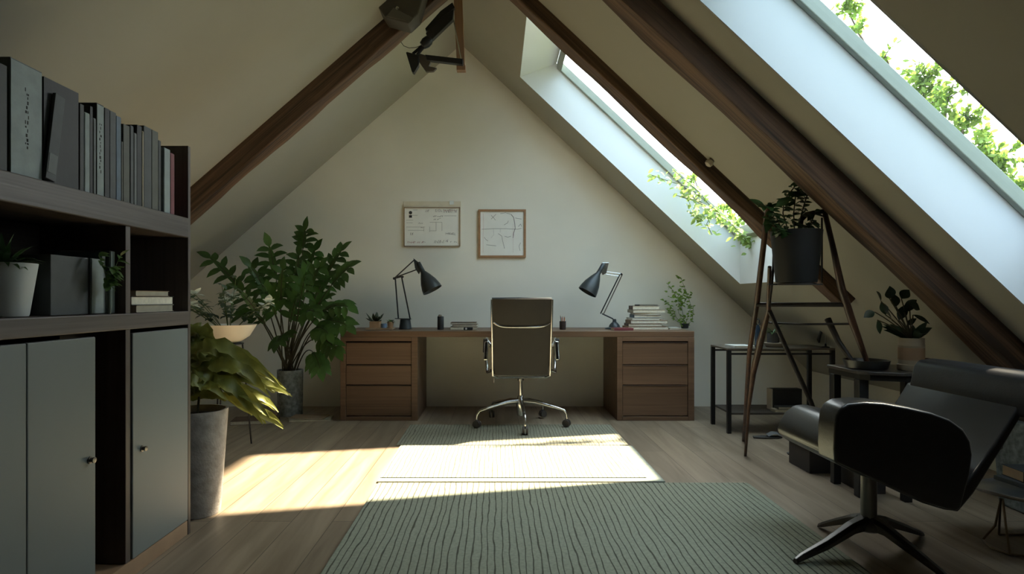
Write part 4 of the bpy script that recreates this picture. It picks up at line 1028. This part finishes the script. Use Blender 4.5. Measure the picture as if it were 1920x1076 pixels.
# ------------------------------------------------------------------ round-fronted side table with plant
tx, ty, th = 2.14, 3.30, .645
tb = thing('side_table', (tx,ty,0), 'black side table with a rounded top under the leafy plant, behind the armchair', 'side table')
pts = [(1.87,3.20),(1.90,3.16),(2.05,3.10),(2.20,3.10),(2.36,3.16),(2.42,3.26),(2.42,3.50),(1.87,3.50)]
build(MB().prism([(x,y,th) for x,y in pts], (0,0,.018)), 'top', mat('table_top_dark',(.05,.042,.035),.35,0,.15), tb, bevel=.004)
build(MB().prism([(x+(.02 if x<2.1 else -.02),y+.015,th-.03) for x,y in pts], (0,0,.0295)), 'apron', black_m, tb)
for (x, y, w_) in ((1.885,3.21,.050),(2.075,3.14,.04),(2.36,3.22,.04),(1.885,3.45,.04),(2.36,3.45,.04)):
    build(MB().box((x,y,0),(x+w_,y+w_,th-.0305)), 'leg', black_m, tb, bevel=.003)
tz = th+.0188
c = Vector((1.978,3.305,tz))
t = thing('serving_tray', c, 'round black tray on the side table under the foot of the ladder', 'tray')
build(MB().lathe(c, [(.08,0),(.10,.004),(.112,.046),(.108,.046),(.096,.010),(.001,.009)], 40), 'body', mat('tray_black',(.02,.019,.018),.35), t, smooth=True)
c = Vector((2.158,3.215,tz))
t = thing('canister_plant', c, 'broad-leaved dark plant in a beige cylindrical canister on the side table', 'potted plant')
can = mat('canister_beige', (.33,.27,.19), .5, 0, .1, 8)
build(MB().lathe(c, [(.062,0),(.064,.004),(.064,.03),(.059,.034),(.059,.125),(.0605,.127),(.0605,.131),(.059,.133),(.059,.168),(.055,.168),(.053,.02),(.001,.02)], 40), 'canister', can, t, smooth=True)
build(MB().lathe(c+Vector((0,0,.055)), [(.0595,0),(.0597,.001),(.0597,.062),(.0595,.063)], 40), 'label_band', mat('band_tan',(.30,.19,.11),.6), t, smooth=True)
add_soil(c+Vector((0,0,.155)), .052, t)
m = MB(); s_ = MB(); random.seed(19); b0 = c+Vector((0,0,.16))
YP = 3.21
for (tx_, ty_, lx, ly, W_) in ((1640,585,1622,590,.022),(1652,565,1646,548,.020),(1668,560,1668,540,.028),(1690,560,1700,545,.026),(1705,570,1722,575,.026),(1712,590,1740,600,.012),(1645,600,1650,620,.018),
      (1680,575,1676,555,.026),(1695,585,1712,560,.024),(1660,590,1655,570,.022),(1700,610,1712,598,.014),(1672,600,1662,580,.024),(1685,600,1695,575,.024)):
    a = P(tx_,ty_,YP+random.uniform(-.04,.03)); e_ = P(lx,ly,YP+random.uniform(-.05,.03)); mid = b0.lerp(a,.5)+Vector((0,0,.02))
    k = [b0*(1-u)**2+mid*2*u*(1-u)+a*u*u for u in (0,.25,.5,.75,1)]; s_.tube(k, .0028, 6)
    simple_leaf(m, a, e_-a, max(.06,(e_-a).length*1.25), W_, .4, .25, 8, (random.uniform(-.4,.4),-.8,.5))
for i in range(12):
    d = rnd_dir(.55,.95); simple_leaf(m, b0+Vector((d.x*.02,d.y*.02,0)), d, random.uniform(.10,.16), .020, .5, .3, 7, (0,-.8,.5))
build(m, 'foliage', mat('leaf_broad_dark',(.022,.045,.022),.35,0,.3,10,0,60,.5,.15), t, smooth=True, ang=180); build(s_, 'stem', stem_m, t)
flat_book(Vector((2.30,3.22,tz)), .14,.10,.016,.1, cv['charcoal'], 'dark notebook on the side table right of the canister', 'notebook', spine_side='x-')
flat_book(Vector((2.33,3.40,tz)), .16,.14,.040,-.05, cv['brown'], 'brown box-like book at the back right of the side table', 'book', spine_side='y-')

# dark low boxes on the floor under the armchair
o_ = Vector((1.97,3.78,.0))
t = thing('storage_box', (1.97,3.80,0), 'low dark box on the floor, partly hidden behind the armchair seat', 'box')
build(MB().box((1.855,3.66,0),(2.10,3.92,.135)), 'body', mat('box_dark',(.030,.024,.022),.7), t, bevel=.004)
build(MB().box((1.850,3.655,.1355),(2.105,3.925,.160)), 'lid', MATS['box_dark'], t, bevel=.003)
t = thing('storage_box', (2.02,3.43,0), 'low dark box on the floor directly behind the armchair post', 'box')
build(MB().box((1.945,3.275,0),(2.065,3.58,.11)), 'body', MATS['box_dark'], t, bevel=.004)
build(MB().box((1.941,3.271,.1105),(2.069,3.584,.130)), 'lid', MATS['box_dark'], t, bevel=.003)

# ------------------------------------------------------------------ armchair
ac = thing('armchair', (1.53,2.54,.0), 'low black leather swivel armchair with a four-star metal foot at the right', 'armchair')
Q = lambda x, y, Y=2.2: ((x-VX)*Y/F, Y, HC+(VY-y)*Y/F)
def xz(pts, y0, y1): return MB().prism([(x,y0,z) for x,z in pts], (0,y1-y0,0))
arm_px = [(1559,840),(1560,800),(1563,778),(1571,763),(1586,755),(1615,752),(1650,754),(1695,762),(1740,772),(1775,785),(1800,803),(1813,825),(1817,850),(1812,885),(1803,920),(1795,950),(1786,956),(1765,953),(1725,941),(1690,925),(1650,906),(1600,884),(1561,866)]
Ya = 2.20
arm_pts = [(Q(x,y,Ya)[0], Q(x,y,Ya)[2]) for x,y in arm_px]
build(xz(arm_pts, Ya-.02, Ya+.10), 'armrest', leather, ac, smooth=True, bevel=.036, seg=6, ang=60)
sp = [(1.250,.455),(1.258,.485),(1.285,.530),(1.325,.562),(1.370,.566),(1.45,.548),(1.56,.522),(1.64,.510),(1.69,.50),(1.72,.46),(1.70,.40),(1.60,.35),(1.46,.345),(1.36,.375),(1.29,.41),(1.26,.43)]
build(xz(sp, 2.303, 2.76), 'seat', leather, ac, smooth=True, bevel=.022, seg=5, ang=60)
# curved back shell
shl = [(1.60,.285),(1.645,.275),(1.70,.34),(1.80,.50),(1.885,.640),(1.92,.655),(2.05,.662),(2.05,.680),(1.91,.678),(1.86,.655),(1.775,.52),(1.655,.35),(1.59,.31)]
build(xz(shl, 2.20, 2.80), 'back_shell', mat('shell_black',(.014,.013,.013),.3,0,.1,10), ac, smooth=True, bevel=.008, seg=3, ang=50)
build(xz([(1.76,.47),(1.822,.50),(1.825,.565),(1.828,.602),(1.842,.615),(1.875,.617),(1.890,.61),(1.84,.54),(1.79,.44),(1.75,.40)], 2.235, 2.76), 'back_cushion', leather, ac, smooth=True, bevel=.014, seg=4, ang=50)
build(xz([(1.858,.612),(1.852,.63),(1.862,.68),(1.874,.735),(1.895,.760),(1.95,.768),(2.02,.762),(2.07,.74),(2.09,.71),(2.085,.690),(2.05,.6835),(1.93,.6835),(1.905,.66),(1.885,.618)], 2.16, 2.78), 'headrest', leather, ac, smooth=True, bevel=.022, seg=5, ang=60)
gun = mat('gunmetal', (.10,.095,.088), .32, .9, .08)
build(MB().lathe((1.53,2.54,.13), [(.030,0),(.030,.222),(.06,.225),(.06,.232),(.001,.233)], 28), 'post', gun, ac, smooth=True)
build(MB().lathe((1.53,2.54,.085), [(.038,0),(.055,.01),(.058,.03),(.045,.052),(.001,.055)], 28), 'hub', gun, ac, smooth=True)
for (x, y) in ((1.153,2.385),(1.462,2.80),(1.66,2.27),(1.86,2.70)):
    d = Vector((x-1.53, y-2.54, 0)); L_ = d.length; d.normalize(); s_ = d.cross(Vector((0,0,1)))
    cp = Vector((1.53,2.54,0)); zf = .0155 if (x < 1.40) else .0008
    m = MB(); rings = []
    for u, zt, zb, w_ in ((.06,.148,.095,.032),(.25,.132,.090,.028),(.6,.082,.048,.022),(.92,.032+zf,.008+zf,.016),(1.0,.018+zf,zf,.012)):
        p = cp+d*L_*u; rings += [p+s_*w_+Vector((0,0,zt-.012)), p+s_*w_*.45+Vector((0,0,zt)), p-s_*w_*.45+Vector((0,0,zt)), p-s_*w_+Vector((0,0,zt-.012)), p-s_*w_*.7+Vector((0,0,zb)), p+s_*w_*.7+Vector((0,0,zb))]
    fs = [(6*i+j, 6*i+6+j, 6*i+6+(j+1)%6, 6*i+(j+1)%6) for i in range(4) for j in range(6)] + [(0,1,2,3,4,5), (29,28,27,26,25,24)]
    m.add(rings, fs); build(m, 'leg', gun, ac, bevel=.002)

# ------------------------------------------------------------------ low wire stool at the right edge
ws = thing('wire_side_table', (2.20,2.55,0), 'low side table with a wavy metal tray on bent wire legs', 'side table')
m = MB(); n = 40; vs = []
for kz in (0, 1):
    for fr_, rr in ((0,.0),(1,.6),(2,.92),(3,1.0)):
        for j in range(n):
            a = 2*PI*j/n; rx, ry = .235*rr, .21*rr
            z_ = .238 + (.018*math.sin(2*a+.8)+.006*math.sin(3*a))*rr**2 + (.012 if fr_ == 3 else 0) - (.004 if kz == 0 else 0)
            vs.append((2.205+rx*math.cos(a), 2.56+ry*math.sin(a), z_))
fs = []
for kz in (0,1):
    o0 = kz*4*n
    for r_ in range(3):
        for j in range(n):
            q_ = (o0+r_*n+j, o0+r_*n+(j+1)%n, o0+(r_+1)*n+(j+1)%n, o0+(r_+1)*n+j); fs.append(q_ if kz == 0 else q_[::-1])
fs += [(3*n+j, 3*n+(j+1)%n, 7*n+(j+1)%n, 7*n+j) for j in range(n)]
build(m.add(vs, fs), 'tray_top', mat('brushed_steel',(.55,.56,.55),.28,1,.05), ws, smooth=True, ang=60)
wire = mat('bronze_wire', (.20,.15,.10), .35, .8, .1)
top_ = Vector((2.10,2.56,.228))
for i, pp in enumerate(([P(1877,935,2.56), P(1866,985,2.60), Vector(((1843-VX)*2.64/F,2.64,.008))], [P(1880,935,2.56), P(1886,985,2.53), Vector(((1893-VX)*2.49/F,2.49,.008))], [P(1876,935,2.60), Vector(((1873-VX)*2.70/F,2.70,.008))],
    [Vector((2.32,2.56,.232)), Vector((2.36,2.52,.13)), Vector((2.38,2.47,.008))])):
    build(MB().tube(pp, .0045, 8), 'leg', wire, ws, smooth=True)
ring = [Vector(((1843-VX)*2.64/F,2.64,.006)), Vector(((1858-VX)*2.555/F,2.555,.006)), Vector(((1893-VX)*2.49/F,2.49,.006)), Vector((2.22,2.45,.006)), Vector((2.38,2.47,.006))]
build(MB().tube(ring, .0045, 8), 'foot_ring', wire, ws, smooth=True)
build(MB().tube([Vector(((1873-VX)*2.70/F,2.70,.006)), Vector((2.42,2.70,.006)), Vector((2.38,2.47,.006))], .0045, 8), 'foot_ring', wire, ws, smooth=True)
flat_book(Vector((2.25,2.60,.2585)), .20,.15,.018,.1, cv['charcoal'], 'dark book at the bottom of the pile on the low wire table', 'book', spine_side='x-')
flat_book(Vector((2.26,2.60,.2771)), .17,.13,.045,-.1, cv['black'], 'thick black book with tan page edges on the low wire table', 'book', spine_side='y-', pages=pale_wood)

# ------------------------------------------------------------------ grey planter at the right edge
o_ = Vector((2.64,3.02,0))
t = thing('square_planter', o_, 'tall grey pitted planter standing at the right edge behind the armchair', 'planter')
def taper(m, c, r0, r1, z0, z1):
    m.add([c+Vector((x*r0,y*r0,z0)) for x,y in ((-1,-1),(1,-1),(1,1),(-1,1))]+[c+Vector((x*r1,y*r1,z1)) for x,y in ((-1,-1),(1,-1),(1,1),(-1,1))], [(0,3,2,1),(4,5,6,7),(0,1,5,4),(1,2,6,5),(2,3,7,6),(3,0,4,7)]); return m
build(taper(MB(), o_, .105, .125, 0, .44), 'body', tex_grey, t, bevel=.012, seg=3)
build(taper(MB(), o_+Vector((.01,0,0)), .10, .10, .4405, .47), 'insert', mat('insert_dark',(.045,.032,.025),.6), t, bevel=.003)

# ------------------------------------------------------------------ greenery outside, with added light-blocking trees, and in the far skylight
lit_leaf = mat('tree_leaf', (.17,.27,.05), .5, 0, .45, 1.7, 0, 60, .3, .5)
bark = mat('bark', (.06,.045,.035), .9, 0, .3, 8, .6, 20)
def rand_leaf(mb, q, L_, W_):
    d = rnd_dir(-1,1); nn = rnd_dir(-1,1); k = 4
    mb.ribbon([q+d*L_*j/(k-1) for j in range(k)], [W_*f for f in (.15,.9,1.0,.08)], nn, .15)
def tree(clusters, root, label, seed, joint):
    random.seed(seed); m = MB(); br = MB()
    t = thing('tree', root, label, 'tree')
    jt = Vector(joint); br.tube([Vector(root), Vector(root).lerp(jt,.5)+Vector((.1,.1,0)), jt], [.20,.15,.11], 10)
    for (c_, r, n_, L_, W_) in clusters:
        c_ = Vector(c_); r = Vector(r)
        mid = jt.lerp(c_,.5)+Vector((random.uniform(-.2,.2),random.uniform(-.2,.2),-.15)); br.tube([jt, mid, c_], [.045,.025,.008], 6)
        tw = []
        for k in range(max(3, n_//28)):
            d = rnd_dir(-1,1); e_ = c_+Vector((d.x*r.x,d.y*r.y,d.z*r.z)); br.tube([c_, c_.lerp(e_,.5)+Vector((0,0,.03)), e_], [.007,.005,.003], 4); tw.append(e_)
        for k in range(n_):
            e_ = random.choice(tw); u = random.random()**.6; q_ = c_.lerp(e_,u)+Vector([random.gauss(0,.11)*x for x in r]); rand_leaf(m, q_, L_*random.uniform(.7,1.2), W_)
    build(m, 'crown', lit_leaf, t, smooth=True, ang=180, kind=None); build(br, 'trunk', bark, t, smooth=True)
def cl(px, py, Y, rp, n_, L_=.075, W_=.019):
    n_ = int(n_*1.8)
    return (P(px,py,Y), (rp*Y/F, rp*Y/F*1.2, rp*Y/F), n_, L_, W_)
tree([cl(1588,18,7.4,26,110), cl(1604,55,7.2,20,80), cl(1660,105,7.0,22,30), cl(1735,150,6.8,42,200), cl(1775,185,6.6,42,220), cl(1742,215,6.6,26,90), cl(1810,225,6.6,30,120), cl(1835,275,6.4,36,180), cl(1880,300,6.3,36,200), cl(1900,345,6.2,30,110), cl(1795,270,6.8,26,80)],
     (6.3,7.6,-3), 'bright green tree seen through the near skylight', 5, (5.6,7.4,2.2))
tree([((4.35,4.15,6.75),(1.0,1.0,.9),1200,.17,.05), ((3.8,4.15,7.4),(.8,.95,.7),700,.17,.05), ((5.0,4.15,5.9),(.8,.95,.7),700,.17,.05)],  # added crown out of view, keeps direct sun off the near skylight
     (7.2,4.6,-3), 'added unseen tree, its crown placed to block sun from the near skylight', 6, (6.6,4.5,3.6))
tree([cl(1352,388,9.0,20,70), cl(1385,418,9.0,22,90), cl(1300,330,9.2,12,30), cl(1440,470,8.6,26,90)],
     (4.6,10.6,-3), 'slender tree seen through the lower end of the far skylight', 7, (3.9,10.0,.6))
def sky_block_tree(root, top, r, label, seed):  # added trees outside the view, dense and dark to block low sky light
    random.seed(seed); m = MB(); t = thing('tree', root, label, 'tree', None)
    build(MB().tube([Vector(root), Vector((root[0],root[1],top-r))], [.18,.10], 8), 'trunk', bark, t, smooth=True)
    cz_ = (top+root[2]+1.2)/2; hz = (top-root[2]-1.2)/2
    for k in range(2600):
        d = rnd_dir(-1,1)*random.uniform(.75,1.0); q_ = Vector((root[0]+d.x*r, root[1]+d.y*r, cz_+d.z*hz)); rand_leaf(m, q_, .34, .10)
    build(m, 'crown', mat('sky_block_leaf', (.05,.09,.03), .6, 0, .3, 1.5, 0, 60, .3, .2), t, smooth=True, ang=180)
for i, (x, y, top, r, lab) in enumerate(((10.0,7.6,8.0,1.7,'added unseen tree blocking low sky light beyond the right slope, farthest from the camera'),(10.2,3.1,9.0,1.75,'added unseen tree blocking low sky light beyond the right slope beside the near skylight'),(10.0,-1.4,9.0,1.75,'added unseen tree blocking low sky light beyond the right slope, level with the camera'),(10.2,-5.9,8.6,1.75,'added unseen tree blocking low sky light beyond the right slope, behind the camera'))):
    sky_block_tree((x,y,-3), top, r, lab, 50+i)
# leafy shoots that have grown into the far skylight shaft
random.seed(12); m = MB(); s_ = MB()
vroot = P(1370,400,5.26)
t = thing('ivy_shoots', vroot, 'bright green leafy shoots hanging inside the far skylight shaft', 'ivy')
for pth in ([(1370,396),(1330,372),(1290,350),(1255,340),(1222,330)], [(1370,396),(1335,385),(1300,375),(1268,366)], [(1370,396),(1345,400),(1318,402),(1300,420),(1303,436)],
            [(1370,396),(1385,415),(1392,440),(1388,458)], [(1335,385),(1310,350),(1285,328),(1262,318)], [(1335,398),(1325,420),(1335,440)], [(1370,396),(1400,420),(1404,442)]):
    pp = [P(x,y,5.13+random.uniform(-.04,.04)) for x,y in pth]; pp = [Vector((q_.x, q_.y, min(zr(q_.x)+.32, max(q_.z, zr(q_.x)+.09)))) for q_ in pp]; s_.tube(pp, .003, 5)
    for a, b_ in zip(pp[:-1], pp[1:]):
        for k in range(13):
            q_ = a.lerp(b_,random.random())+Vector((random.gauss(0,.03),random.gauss(0,.02),random.gauss(0,.035))); q_.y = min(q_.y, 5.26); q_.z = min(zr(q_.x)+.33, max(q_.z, zr(q_.x)+.09))
            simple_leaf(m, q_, rnd_dir(-.8,.6), random.uniform(.045,.07), .015, .4, .2, 5, (0,-.7,.5))
build(m, 'foliage', mat('ivy_leaf',(.30,.42,.12),.5,0,.4,3,0,60,.3,.5), t, smooth=True, ang=180); build(s_, 'stem', stem_l, t)
